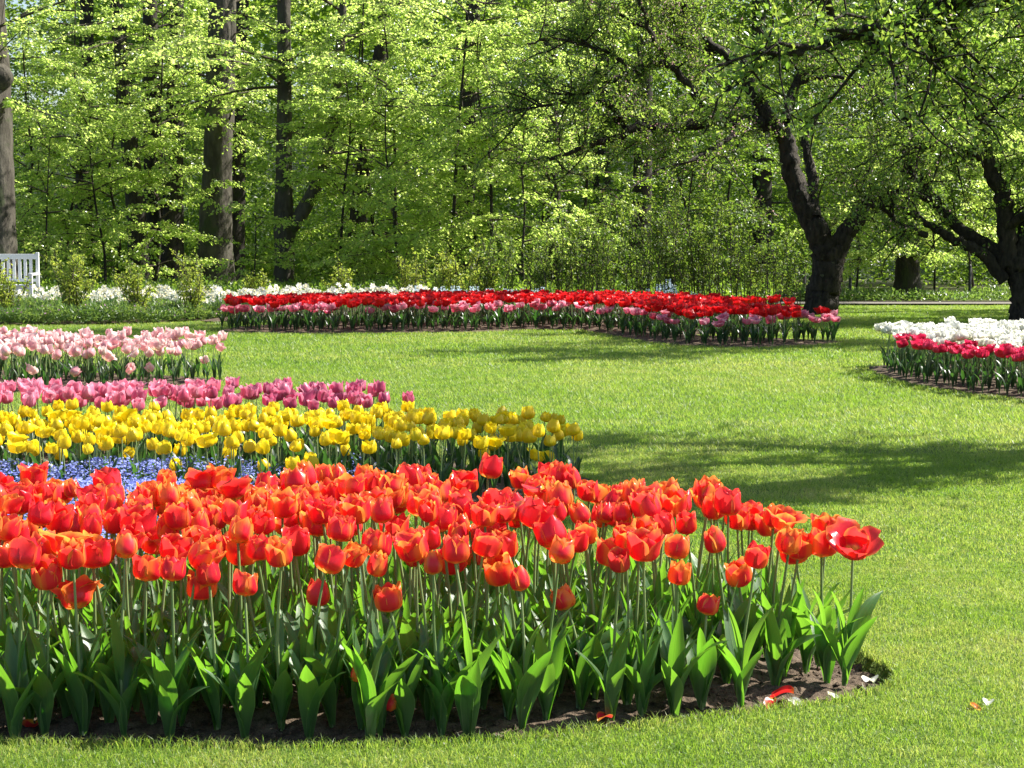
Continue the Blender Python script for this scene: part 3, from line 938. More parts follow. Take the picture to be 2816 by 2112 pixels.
# the 300 that show largest: the nearest
o = np.argsort(sc[:, 1])
for i in o[:300]:
    form = 'open' if r_.rand() < .5 else 'wide open'
    one_far(SCA, sc[i], 'scarlet', 'front half' if sd[i] < 2.2 else 'back half', r_.uniform(.9, 1.1), form)
rest = sc[o[300:]]
if len(rest):                     # the rest, hardly told apart at the back, are one object
    mb = MB()
    src = [SCA.blooms['open'][0], SCA.blooms['open'][1], SCA.blooms['wide open'][0]]
    geo = []
    for s_ in src:
        V = np.zeros(len(s_.vertices) * 3); s_.vertices.foreach_get('co', V)
        A = np.zeros(len(s_.vertices) * 3); s_.attributes['puv'].data.foreach_get('vector', A)
        q = np.array([list(f.vertices) for f in s_.polygons if len(f.vertices) == 4]); t_ = np.array([list(f.vertices) for f in s_.polygons if len(f.vertices) == 3])
        geo.append((V.reshape(-1, 3), q, t_, A.reshape(-1, 3)))
    for p in rest:
        V, q, t_, A = geo[r_.randint(3)]
        h = .36 * r_.uniform(.9, 1.1)
        mb.add(rotz(V, r_.uniform(0, 6.3)) * r_.uniform(.95, 1.2) + np.array([p[0], p[1], h + .015]), [q, t_], 0, A)
        Vt, ft = tube([[p[0], p[1], 0], [p[0] + r_.uniform(-.02, .02), p[1], h + .02]], .005, 4)
        mb.add(Vt, [ft], 1)
        for j in range(2):
            Vl, fl, al = leaf_geo(.24, .045, 20, 20, r_.randint(999), 2, 4)
            mb.add(rotz(Vl, r_.uniform(0, 6.3)) + np.array([p[0], p[1], .01]), [fl], 2, al)
    tag(link('scarlet_tulips', mb.mesh('scarlet_tulips', [M_P_SCARLET, M_STEM, M_TLEAF2])), 'scarlet tulips massed at the back of the far bed', kind='stuff')

# --- fallen petals and pale stones
def petal_piece(mat, L, seed):
    rng = np.random.RandomState(seed)
    us = np.linspace(-1, 1, 6); vv = np.linspace(0, 1, 8)
    U, W = np.meshgrid(us, vv)
    wid = L * .42 * np.sqrt(np.clip(1 - ((W - .55) / .56) ** 2, 0, 1))
    V = np.stack([U * wid, L * (W - .5), L * (.28 * U ** 2 * .8 + .22 * np.sin(W * 3 + rng.uniform(0, 2))) + .1 * L], -1).reshape(-1, 3)
    i = (np.arange(7)[:, None] * 6 + np.arange(5)[None, :]).ravel()
    att = np.stack([np.abs(U), W, np.full_like(U, rng.rand())], -1).reshape(-1, 3)
    return make_mesh('petal', V, [np.stack([i, i + 1, i + 7, i + 6], -1)], mat, {'puv': att})
for px, py, L, mat, lab, s in [
    (1690, 1496, .07, M_P_SCARLET, 'red fallen petal lying on the soil near the front bed\'s right end', 1),
    (1665, 1512, .045, M_P_ORANGE, 'small orange petal on the soil in front of the larger red petal', 2),
    (1718, 1514, .05, M_P_WHITE, 'white petal on soil just right of the fallen red petals', 3),
    (1802, 1494, .045, M_P_WHITE, 'white petal on soil between the last tulips and the lawn edge', 4),
    (1880, 1466, .06, M_P_WHITE, 'white petal at the outermost tip of the front bed', 5),
    (1933, 1501, .025, M_P_ORANGE, 'tiny orange petal on the turf edge at the bed\'s tip', 6),
    (2135, 1524, .04, M_P_WHITE, 'white petal lying out on the open lawn', 7),
    (2108, 1532, .035, M_P_ORANGE, 'faded orange petal on the open lawn beside a white one', 8),
    (1305, 1545, .05, M_P_ORANGE, 'orange petal on the soil under the middle of the front bed', 9),
    (70, 1560, .07, M_P_ORANGE, 'orange-red petal on dark soil under the leaves, front bed\'s left end', 10),
    (1745, 1535, .03, M_P_WHITE, 'small white petal at the lawn edge in front of the bed', 12)]:
    q = at(px, py)
    o = link('fallen_petal', petal_piece(mat, L, s), None, (q[0], q[1], .0 if py > 1520 and px > 1900 else -.02), s * 1.3)
    tag(o, lab, 'petal', 'petals fallen on the soil and lawn')
def stone_mesh(seed):
    rng = np.random.RandomState(seed)
    a = np.linspace(0, 2 * math.pi, 10, endpoint=False)
    V = [[0, 0, .5]]
    for zz, rr in ((.38, .6), (.1, 1.0), (-.3, .8)):
        for t in a: V.append([rr * math.cos(t) * rng.uniform(.85, 1.1), rr * .7 * math.sin(t) * rng.uniform(.85, 1.1), zz * rng.uniform(.8, 1.1)])
    q = []; t3 = [[0, 1 + i, 1 + (i + 1) % 10] for i in range(10)]
    for k in range(2):
        for i in range(10): q.append([1 + k * 10 + i, 11 + k * 10 + i, 11 + k * 10 + (i + 1) % 10, 1 + k * 10 + (i + 1) % 10])
    return make_mesh('stone', np.array(V), [np.array(q), np.array(t3)], M_STONE)
for i, (px, py, s, lab) in enumerate([
    (820, 1603, .028, 'long pale stone on the soil below the middle of the front bed'),
    (785, 1600, .017, 'small pale stone beside the long pale stone in the front bed'),
    (960, 1588, .016, 'greyish pebble on soil right of the long pale stone'),
    (600, 1602, .016, 'rounded pebble at the lawn edge left of the long pale stone'),
    (70, 1600, .015, 'pebble on dark soil near the left end of the front bed'),
    (1330, 1566, .014, 'grey pebble on soil below the right half of the front bed')]):
    q = at(px, py)
    o = link('pebble', stone_mesh(i), None, (q[0], q[1], -.028), i * 1.1)
    o.scale = (s * 1.25, s, s * .8)
    tag(o, lab, 'pebble', 'pebbles on the front bed')

# --- forget-me-nots: a carpet nobody could count
n = 60000
x = rs.rand(n) * 4.6 - 4.6; y = 7.2 + rs.rand(n) * 3.0
lim = np.where(y < 9.2, -1.45 + .3 * (vnoise(x, y, 2) - .5), -.9 + .8 * (vnoise(x, y, 2.3) - .4))
k = (x < lim)
k &= (x < -1.75) | (rs.rand(n) < np.where(x < -1.35, .45, .14))
x, y = x[k], y[k]
hm = .10 + .07 * vnoise(x, y, 3) + .05 * vnoise(x, y, 11)
n = len(x)
P = np.stack([x, y, hm * (.8 + .35 * rs.rand(n))], 1)
V1, f1 = leaf_quads(P - np.array([.006, 0, 0]), rand_dirs(n) * np.array([1, 1, .3]), np.array([[0, -.5, .8]]) + .5 * rs.normal(size=(n, 3)), .014 + .006 * rs.rand(n), .014)
m = 16000
ii = rs.randint(0, n, m)
P2_ = np.stack([x[ii] + rs.normal(size=m) * .02, y[ii] + rs.normal(size=m) * .02, hm[ii] * rs.rand(m) * .85], 1)
V2, f2 = leaf_quads(P2_, rand_dirs(m) + np.array([0, 0, .6]), rand_dirs(m), .035, .012)
me = make_mesh('forget_me_nots', np.concatenate([V1, V2]), [f1, f2 + len(V1)], [M_FMN, M_COVER], {'rnd': np.concatenate([np.repeat(rs.rand(n), 4), np.repeat(rs.rand(m), 4)])}, False, np.concatenate([np.zeros(n), np.ones(m)]))
tag(link('forget_me_nots', me), 'carpet of blue forget-me-nots between the orange and yellow tulips', kind='stuff')

# ------------------------------------------------------------------ border at the back: daffodils, hyacinths, cover
def daffodil_mesh(seed, mat, star=True):
    rng = np.random.RandomState(seed)
    mb = MB(); rn = []
    for j in range(6):
        a = rng.uniform(0, 6.3); L = rng.uniform(.22, .34); b = rng.uniform(.1, .45)
        t = np.linspace(0, 1, 4)
        c = np.stack([np.cos(a) * b * L * t ** 1.6, np.sin(a) * b * L * t ** 1.6, L * t], 1)
        sd = np.array([-math.sin(a), math.cos(a), 0]) * .007
        V = np.concatenate([c - sd * (1 - t[:, None] * .8), c + sd * (1 - t[:, None] * .8)])
        mb.add(V, [np.array([[i, i + 1, i + 5, i + 4] for i in range(3)])], 1)
    for s in range(3):
        hx, hy = rng.uniform(-.08, .08, 2); h = rng.uniform(.30, .42)
        Vt, ft = tube([[hx * .3, hy * .3, 0], [hx, hy, h]], .004, 4); mb.add(Vt, [ft], 1)
        fd = np.array([rng.uniform(-.7, .9), rng.uniform(-1, -.1), rng.uniform(0, .5)]); fd /= np.linalg.norm(fd)
        e1 = np.cross(fd, [0, 0, 1.]); e1 /= np.linalg.norm(e1); e2 = np.cross(e1, fd)
        c0 = np.array([hx, hy, h])
        for p in range(6):
            a = p * math.pi / 3 + .2
            d = e1 * math.cos(a) + e2 * math.sin(a); d2 = -e1 * math.sin(a) + e2 * math.cos(a)
            V = np.stack([c0, c0 + d * .026 + d2 * .018 + fd * .004, c0 + d * .052 + fd * .0, c0 + d * .026 - d2 * .018 + fd * .004])
            mb.add(V, [np.array([[0, 1, 2, 3]])], 0, np.tile([[.5, .6, .5]], (4, 1)))
        V, f = tube([c0, c0 + fd * .012, c0 + fd * .026], [.009, .011, .017], 7); mb.add(V, [f], 0, np.tile([[.3, .1, .5]], (len(V), 1)))
    V = np.concatenate(mb.V)
    me = make_mesh('daffodil', V, mb.F, [mat, M_BLADE], {'puv': np.concatenate(mb.A), 'rnd': rng.rand(len(V))}, False, np.concatenate(mb.M))
    return me
def hyacinth_mesh(seed):
    rng = np.random.RandomState(seed)
    n = 60
    h = rng.uniform(.24, .32)
    t = rng.rand(n); a = rng.uniform(0, 6.3, n)
    d = np.stack([np.cos(a), np.sin(a), .3 + 0 * a], 1)
    P = np.stack([0 * t, 0 * t, h - .13 + .14 * t], 1) + d * .012
    V1, f1 = leaf_quads(P, d, rand_dirs(n, rng), .028 * (1.1 - .5 * t), .018)
    m = 8
    a = rng.uniform(0, 6.3, m)
    d = np.stack([np.cos(a) * .5, np.sin(a) * .5, np.ones(m)], 1)
    V2, f2 = leaf_quads(np.zeros((m, 3)), d, np.stack([-np.cos(a), -np.sin(a), .5 + 0 * a], 1), .24, .025)
    return make_mesh('hyacinth', np.concatenate([V1, V2]), [f1, f2 + len(V1)], [M_HYA, M_BLADE], {'rnd': rng.rand(len(V1) + len(V2))}, False, np.concatenate([np.zeros(n), np.ones(m)]))
dm = [daffodil_mesh(i, M_P_DAFF) for i in range(8)]
hmesh = [hyacinth_mesh(i) for i in range(6)]
dpoly = [(-9.4, 31.2), (-7.5, 31.0), (-5.6, 31.0), (-4.6, 31.0), (-2.9, 32.0), (-1.4, 32.6), (-1.4, 34.6), (-5, 34.6), (-9.6, 34.2)]
pts = scatter(dpoly, .21, rng=r_, n_max=300)
print('daff', len(pts))
for p in pts:
    if p[0] < -4.6 and vnoise(p[0], p[1], .9) < .33: continue
    s = shot_x(p[0], p[1])
    zone = 'by the white bench' if s < .06 else 'among the yellow-green shrubs' if s < .2 else 'behind the far bed\'s left end'
    depth = 'front' if p[1] < 32.2 else 'back'
    o = link('daffodil', dm[r_.randint(8)], None, (p[0], p[1], .02), r_.uniform(-.7, .7))
    k = r_.uniform(.85, 1.15); o.scale = (k * 1.15, k * 1.15, k)
    tag(o, f'clump of white daffodils in the {depth} of the border, {zone}', 'daffodil', f'white daffodils, {depth} of the border, {zone}')
hpoly = [(-1.7, 32.7), (1.2, 33.0), (3.2, 32.6), (3.2, 33.8), (-1.7, 34.4)]
pts = scatter(hpoly, .13, rng=r_, n_max=260)
for p in pts:
    if r_.rand() < (.75 if p[0] > 1.2 else .42): continue
    o = link('hyacinth', hmesh[r_.randint(6)], None, (p[0], p[1], .02), r_.uniform(0, 6))
    k = r_.uniform(1.15, 1.4) * (.7 + .6 * float(vnoise(p[0], p[1], 1.7))); o.scale = (k, k, k)
    part = 'left' if p[0] < -.5 else 'middle' if p[0] < 1.2 else 'right'
    tag(o, f'pale blue hyacinth behind the scarlet tulips, {part} part of its drift', 'hyacinth', f'pale blue hyacinths, {part} part of the drift')

def cover(name, label, poly, n, hmin, hmax, L, Wd, mat, seed, extra=None, clump=.8):
    rng = np.random.RandomState(seed)
    P = np.array(poly); lo, hi = P.min(0), P.max(0)
    q = rng.rand(n * 2, 2) * (hi - lo) + lo
    q = q[inpoly(q[:, 0], q[:, 1], poly)][:n]
    n = len(q)
    hh = hmin + (hmax - hmin) * np.clip(vnoise(q[:, 0], q[:, 1], clump) * .6 + vnoise(q[:, 0], q[:, 1], clump * 4) * .55, 0, 1)
    z = hh * rng.rand(n) ** .7 + gz(q[:, 1])
    d = rand_dirs(n, rng) + np.array([0, 0, .7])
    V, f = leaf_quads(np.stack([q[:, 0], q[:, 1], z], 1), d, rand_dirs(n, rng) + np.array([0, -.2, .7]), L * (.6 + .8 * rng.rand(n)), Wd * (.6 + .8 * rng.rand(n)))
    r0 = np.repeat(np.clip(rng.rand(n) * .7 + .4 * vnoise(q[:, 0], q[:, 1], 1.3), 0, 1), 4)
    mats, mi, F, VV = [mat], [np.zeros(n)], [f], [V]
    if extra:
        emat, en, es = extra
        ii = rng.randint(0, n, en)
        Pe = np.stack([q[ii, 0], q[ii, 1], hh[ii] * 1.0 + gz(q[ii, 1])], 1)
        Ve, fe = leaf_quads(Pe, rand_dirs(en, rng), np.array([[0, -.6, .8]]) + .4 * rng.normal(size=(en, 3)), es, es)
        VV.append(Ve); F.append(fe + len(V)); mats.append(emat); mi.append(np.ones(en)); r0 = np.concatenate([r0, np.repeat(rng.rand(en), 4)])
    tag(link(name, make_mesh(name, np.concatenate(VV), F, mats, {'rnd': r0}, False, np.concatenate(mi))), label, kind='stuff')
cover('ground_cover', 'low green plants with small mauve flowers in front of the daffodils', P2([(-150, 706), (60, 704), (200, 703), (330, 699), (460, 693)]) + [(-4.4, 31.2), (-5, 33.5), (-11.5, 33.5), (-11.5, 31)], 60000, .05, .36, .10, .022, M_COVER, 7, (M_VIOLET, 900, .04), 1.1)
cover('undergrowth', 'leafy undergrowth below the beeches behind the daffodils', [(-16, 36), (5, 36), (5.5, 40), (2, 41.5), (-16, 41.5)], 42000, .1, .55, .10, .05, M_BEECH_SHADED, 8, None, .6)
cover('undergrowth', 'dark undergrowth deep in the wood behind the tree trunks', [(-22, 52), (6, 52), (8, 66), (-28, 66)], 50000, .3, 2.3, .16, .09, M_BEECH_SHADED, 9, None, .35)
cover('undergrowth', 'low leafy plants between the path and the sandy track', [(5, 39.3), (14, 39.3), (15, 42.2), (5, 42.2)], 6000, .05, .32, .09, .05, M_COVER, 10, None, .9)

# ------------------------------------------------------------------ trees
def tree_root(name, loc, label, cat='tree', group=None):
    o = bpy.data.objects.new(name, None)
    o.empty_display_size = .4
    COL.objects.link(o)
    o.location = loc
    return tag(o, label, cat, group)

def spray_tree(name, x, y, label, trunk, limbs, leaf, mat, bark, seed, twig=True, group=None, leafL=.084, dens=1.15, extra_trunks=(), knots=()):
    """trunk: list of (dx, z, radius); limbs: dict(n, z0, z1, len0, len1, rise, droop, az, spread)"""
    rng = np.random.RandomState(seed)
    z0 = float(gz(y))
    root = tree_root(name, (x, y, z0), label, group=group)
    tb = MB()
    paths = []
    for tr in [trunk, *extra_trunks]:
        pts = np.array([[q[0], q[3] if len(q) > 3 else 0.0, q[1]] for q in tr], float)
        p, r = smooth_path(pts, [q[2] for q in tr], 6)
        tb.tube(p, r, 16, 0, noise=.07)
        paths.append((p, r))
    for kx, ky, kz, kr in knots:
        a = np.linspace(0, math.pi, 6)
        tb.tube(np.stack([np.full(6, kx), np.full(6, ky), kz + kr * np.linspace(-1, 1, 6)], 1), kr * (.25 + .75 * np.sin(a)), 12, 0, noise=.1)
    bb = MB()
    Ps, Ds, Ns = [], [], []
    p, r = paths[0]
    for i in range(limbs['n']):
        pi = paths[rng.randint(len(paths))][0] if len(paths) > 1 else p
        z = limbs['z0'] + (limbs['z1'] - limbs['z0']) * rng.rand()
        z = min(z, pi[-1, 2] - .05)
        j = int(np.argmin(abs(pi[:, 2] - z)))
        az = rng.normal(-math.pi / 2, 1.0) if rng.rand() < .55 else rng.uniform(0, 2 * math.pi)
        L = rng.uniform(limbs['len0'], limbs['len1'])
        t = np.linspace(0, 1, 9)
        rise = R(rng.uniform(*limbs['rise'])); droop = limbs['droop'] * rng.uniform(.6, 1.3)
        az2 = az + rng.uniform(-.5, .5) * t
        hor = np.cumsum(np.cos(az2) * L / 8) , np.cumsum(np.sin(az2) * L / 8)
        c = np.stack([pi[j, 0] + hor[0] - hor[0][0], pi[j, 1] + hor[1] - hor[1][0], pi[j, 2] + L * (math.tan(rise) * t - droop * t ** 2) + .05 * L * np.sin(t * 5 + rng.uniform(0, 6)) * t], 1)
        bb.tube(c, np.linspace(.006 + .007 * L, .003, 9), 5)
        m = int(limbs.get('twigs', 26) * L / 4 * 1.2)
        tt = rng.uniform(.12, 1, m)
        side = rng.choice([-1, 1], m)
        kf = limbs['spread'] * (.35 + .65 * np.sin(np.clip(tt, 0, 1) * 2.6)) * rng.uniform(.5, 1.1, m)
        xi = tt * 8; i0 = np.minimum(7, xi.astype(int)); fr = (xi - i0)[:, None]
        cp = c[i0] * (1 - fr) + c[i0 + 1] * fr
        tan = c[i0 + 1] - c[i0]; tan /= np.linalg.norm(tan, axis=1)[:, None]
        sd = np.cross(tan, [0, 0, 1.0]) * side[:, None]
        dr = sd * .8 + tan * .75 + np.stack([0 * tt, 0 * tt, rng.uniform(-.40, .06, m)], 1)
        dr /= np.linalg.norm(dr, axis=1)[:, None]
        nl = max(4, int(limbs.get('leaves', 12) * dens))
        if twig:
            for q in range(0, m, 2):
                bb.tube(np.stack([cp[q], cp[q] + dr[q] * kf[q] * .9]), [.005, .002], 3)
        s = (np.arange(nl) + rng.rand(m, nl)) / nl
        pp = cp[:, None, :] + dr[:, None, :] * (s * kf[:, None])[..., None]
        pp[..., 2] -= .12 * (s * kf[:, None]) ** 2
        ls = rng.choice([-1, 1], (m, nl))
        ld = dr[:, None, :] * .6 + np.cross(dr, [0, 0, 1.])[:, None, :] * ls[..., None] + rng.normal(size=(m, nl, 3)) * .25
        ld[..., 2] -= .25
        Ps.append((pp + rng.normal(size=pp.shape) * .025).reshape(-1, 3)); Ds.append(ld.reshape(-1, 3))
        Ns.append((np.array([.62, .05, .65]) + rng.normal(size=(m * nl, 3)) * .55))
    P, D, Nn = np.concatenate(Ps), np.concatenate(Ds), np.concatenate(Ns)
    k = (P[:, 2] > .15) & ((P[:, 2] < .155 * y) | (rng.rand(len(P)) < .12))   # spring crown thinned above the view to let the sun in
    P, D, Nn = P[k], D[k], Nn[k]
    n = len(P)
    Ls = leafL * rng.uniform(.7, 1.25, n)
    V, f = leaf_quads(P, D, Nn, Ls, Ls * .68)
    link('trunk', tb.mesh('trunk', bark), root)
    link('branches', bb.mesh('branches', M_TWIG), root)
    link('crown', make_mesh('crown', V, [f], mat, {'rnd': np.repeat(rng.rand(n) ** 1.2, 4)}, False), root)
    return root, n

total = 0
def X(px, y):            # world x of a picture column at depth y
    return atd(px, 500, y)[0]

# beeches whose trunks can be told apart
lb = dict(n=20, z0=2.0, z1=9.5, len0=1.8, len1=5.0, rise=(-5, 32), droop=.26, spread=.8, twigs=30, leaves=13)
o, n = spray_tree('beech_tree', X(-14, 41), 41, 'thick grey beech trunk at the left edge behind the white bench', [(0, -.2, .72), (0, .35, .54), (0, 1.5, .47), (.02, 3.4, .43), (.0, 4.8, .42), (-.03, 6.5, .36), (0, 11, .25)],
    dict(lb, n=14, z0=4, z1=9), 1, M_BEECH, M_BARK_BEECH, 101, knots=((.28, -.22, 4.75, .30),)); total += n
o, n = spray_tree('beech_tree', X(470, 46.5), 46.5, 'tall beech with a sunlit right flank and broad trunk between two darker trunks', [(-.08, -.2, .75), (-.05, .4, .50), (-.05, 1.5, .42), (.03, 3.2, .36), (.10, 5.2, .34), (.15, 7.5, .3), (.15, 12, .2)],
    dict(lb, n=22, z0=3.4), 1, M_BEECH, M_BARK_BEECH, 102, extra_trunks=([(.30, 4.2, .14), (.34, 6.5, .17), (.42, 12, .1)],), knots=((.30, -.25, 4.95, .13),)); total += n
o, n = spray_tree('beech_tree', X(615, 44), 44, 'forked beech with a knot hole where its limb leans right', [(-.06, -.2, .34), (-.04, .3, .25), (0, 1.0, .23), (.0, 1.6, .26), (-.02, 2.1, .22), (0, 3.2, .19), (.03, 6, .16), (0, 11, .1)],
    dict(lb, n=20, z0=3.2, len0=2.6, len1=5), 1, M_BEECH, M_BARK_BEECH, 103, extra_trunks=([(.05, 1.45, .15), (.4, 1.95, .17), (.75, 2.6, .15), (1.05, 3.5, .13), (1.3, 5.5, .11), (1.5, 9, .06)],), knots=((-.02, -.16, 1.98, .09),)); total += n
for i, (px, d, r0, ln, lab) in enumerate([
    (300, 49, .24, -.5, 'dark slim trunk leaning left, leftmost stem of the dark clump'),
    (335, 50, .26, -.05, 'dark trunk in the centre of the clump left of the tall beech'),
    (372, 49.5, .26, .2, 'dark trunk with a pale right edge, nearest the tall beech'),
    (180, 53, .26, .2, 'dark trunk half hidden in leaves under the patch of sky'),
    (505, 52, .26, .3, 'dark trunk just behind the tall sunlit beech')]):
    o, n = spray_tree('beech_tree', X(px, d), d, lab, [(-ln * .1, -.2, r0 * 1.6), (0, .5, r0 * 1.15), (ln * .2, 2.5, r0), (ln * .6, 5, r0 * .85), (ln, 8, r0 * .7), (ln, 12, r0 * .4)],
        dict(lb, n=13, z0=2.6, z1=9, len0=2.0, len1=4.5), 1, M_BEECH if i != 3 else M_BEECH_SHADED, M_BARK_DARK, 110 + i, group='dark beech trunks left of the tall beech'); total += n
for i, (px, d, r0, ln, lab) in enumerate([
    (765, 50, .24, .9, 'beech trunk leaning right deep among bright leaves'),
    (1000, 53, .28, .3, 'grey beech trunk mostly hidden behind the brightest leaves'),
    (1192, 45, .22, -.05, 'black trunk rising behind the pale blue hyacinths'),
    (1300, 55, .26, .0, 'grey trunk in the shade between the two black trunks'),
    (1385, 47, .24, .1, 'black broken-looking trunk above the thicket'),
    (1650, 54, .28, -.2, 'shaded trunk behind the left fork of the apple tree'),
    (2505, 44, .3, .0, 'unseen trunk')][:6]):
    o, n = spray_tree('beech_tree', X(px, d), d, lab, [(0, -.2, r0 * 1.5), (0, .5, r0 * 1.1), (ln * .2, 2.5, r0), (ln * .6, 5, r0 * .85), (ln, 8, r0 * .7), (ln, 12, r0 * .4)],
        dict(lb, n=14, z0=2.2, z1=9, len0=2.5, len1=4.8), 1, M_BEECH if i < 3 else M_BEECH_SHADED, M_BARK_DARK, 130 + i, group='beech trunks in the middle of the wood'); total += n
# young beeches with low, drooping, sunlit sprays
for i, (px, d, h, sp, lab) in enumerate([
    (880, 40.5, 4.6, 2.3, 'young beech with low bright sprays right of the forked beech'),
    (1135, 39.5, 4.2, 2.4, 'slim young beech with bright sprays in front of the black trunk'),
    (760, 43.5, 7.0, 2.4, 'tall young beech whose sprays reach over the forked beech\'s leaning limb'),
    (1240, 43.5, 6.8, 2.8, 'tall young beech behind the leaning apple bough'),
    (250, 46, 6.4, 2.4, 'young beech with sprays crossing the dark clump of trunks'),
    (800, 44.5, 8.0, 3.0, 'tallest young beech, reaching out of view in the centre'),
    (950, 41, 7.2, 2.9, 'broad young beech with the palest sprays near the centre'),
    (1065, 40.5, 6.6, 2.7, 'young beech spreading pale sprays above the hyacinths'),
    (1190, 42, 7.0, 2.8, 'young beech whose sprays reach under the apple boughs'),
    (870, 43, 7.6, 2.9, 'young beech rising between the two central slender stems'),
    (330, 45, 7.0, 2.6, 'young beech hanging over the dark clump of trunks'),
    (60, 45, 6.6, 2.8, 'young beech beside the thick trunk at the left edge'),
    (150, 46, 7.2, 3.0, 'young beech below the patch of sky'),
    (730, 42.5, 5.6, 2.4, 'young beech with tiered bright sprays beside the forked beech'),
    (1010, 43, 6.0, 2.8, 'young beech forming the tall bright mass of leaves in the centre'),
    (1488, 41.5, 4.6, 2.2, 'slender straight sapling in shade above the thicket'),
    (545, 42, 2.2, 1.0, 'low young beech between the tall beech and the forked beech'),
    (225, 44, 4.6, 2.6, 'leafy young beech left of the dark trunks'),
    (95, 43, 3.6, 2.2, 'young beech behind the end of the white bench'),
    (1600, 43, 5.0, 2.4, 'shaded young beech left of the big apple trunk'),
    (1850, 41, 2.6, 1.8, 'small beech with hanging leaves right of the apple trunk'),
    (2020, 41.5, 2.9, 2.0, 'low drooping beech in front of the parked car'),
    (2110, 43, 4.2, 2.4, 'leafy young beech between the car and the right apple tree')]):
    r0 = .010 + .004 * h
    bw = np.cumsum(np.random.RandomState(900 + i).normal(size=4) * .11 * h / 4)
    o, n = spray_tree('young_beech', X(px, d), d, lab, [(0, -.1, r0 * 1.4), (bw[0], h * .22, r0), (bw[1], h * .45, r0 * .85), (bw[2], h * .7, r0 * .6), (bw[3], h, r0 * .25)],
        dict(n=int(7 + 3.6 * h), z0=.5 if px < 1800 else .7, z1=h, len0=sp * .5, len1=sp, rise=(-5, 35), droop=.34, spread=.55, twigs=40, leaves=13), 1, M_BEECH if px < 1200 or px > 1800 else M_BEECH_SHADED, M_BARK_DARK, 150 + i, group='young beeches at the edge of the wood', leafL=.076); total += n
o, n = spray_tree('beech_tree', X(1962, 41.2), 41.2, 'dark flared trunk standing in front of the parked car', [(0, -.2, .42), (0, .15, .34), (0, .5, .27), (0, 1.6, .25), (.05, 4, .22), (0, 8, .12)],
    dict(lb, n=16, z0=2.2, z1=8, len0=2, len1=4), 1, M_BEECH_SHADED, M_BARK_DARK, 171); total += n
o, n = spray_tree('beech_tree', 11.4, 35.6, 'beech added past the right edge to shade the back lawn, outermost sprays reaching in', [(0, -.2, .4), (0, .3, .3), (.05, 2, .24), (0, 5, .2), (0, 9, .1)],
    dict(lb, n=26, z0=2.8, z1=7.5, len0=2.2, len1=4.2), 1, M_BEECH, M_BARK_DARK, 175, leafL=.1); total += n  # tree added for the shade it casts on the back lawn
o, n = spray_tree('beech_tree', 10.6, 32.6, 'second beech added at the right edge for shade, half hidden by the apple boughs', [(0, -.2, .34), (0, .3, .26), (-.05, 2, .2), (0, 5, .16), (0, 8, .08)],
    dict(lb, n=24, z0=2.8, z1=7, len0=2.0, len1=3.8), 1, M_BEECH, M_BARK_DARK, 176, leafL=.1); total += n  # likewise added as a shade caster
print('beech leaves', total)

# far wood, one mass
def far_wood(seed, y0, y1, n_cl, leaves, size, zmax, name, label, mat, x_skip=None):
    rng = np.random.RandomState(seed)
    Ps = []
    for i in range(n_cl):
        y = rng.uniform(y0, y1); x = rng.uniform(-1, 1) * (.31 * y + 3)
        z = gz(y) + rng.uniform(0, 1) * zmax(y)
        if x_skip and x_skip(x / y, z / y): continue
        s = rng.uniform(.8, 1.9)
        P = rng.normal(size=(leaves, 3)) * np.array([s, s * .9, s * .36])
        P[:, 2] -= .12 * (P[:, 0] ** 2 + P[:, 1] ** 2) / s
        Ps.append(P + np.array([x, y, z]))
    P = np.concatenate(Ps); P = P[P[:, 2] > gz(P[:, 1]) + .05]
    n = len(P)
    V, f = leaf_quads(P, rand_dirs(n, rng) * np.array([1, 1, .5]), np.array([0, 0, 1.]) + rng.normal(size=(n, 3)) * .5, size * rng.uniform(.6, 1.3, n), size * .65)
    tag(link(name, make_mesh(name, V, [f], mat, {'rnd': np.repeat(rng.rand(n), 4)}, False)), label, kind='stuff')
    return n
hole = lambda a, b: (-.262 < a < -.225 and b > .035) or (.15 < a < .235 and b < .005)
n = far_wood(5, 52, 72, 620, 330, .15, lambda y: .125 * y + 4, 'woods', 'spring foliage of the wood seen between the trunks', M_BEECH_SHADED, hole)
n += far_wood(6, 72, 98, 620, 330, .24, lambda y: .125 * y + 3, 'woods', 'darker far foliage closing the view through the wood', M_BEECH_SHADED, hole)
n += far_wood(8, 107, 113, 150, 320, .26, lambda y: 6, 'woods', 'dark foliage closing the view beyond the parked car', M_BEECH_SHADED, lambda a, b: a < .10 or (.16 < a < .235 and False))
n += far_wood(7, 54, 105, 560, 220, .42, lambda y: 18, 'canopy', 'unseen leafy canopy added above the view to shade the deep wood', M_BEECH_SHADED, lambda a, b: b < .115 or (-.27 < a < -.22 and b < .16))  # leaves out of view, added only to keep the wood below dark
print('far leaves', n)

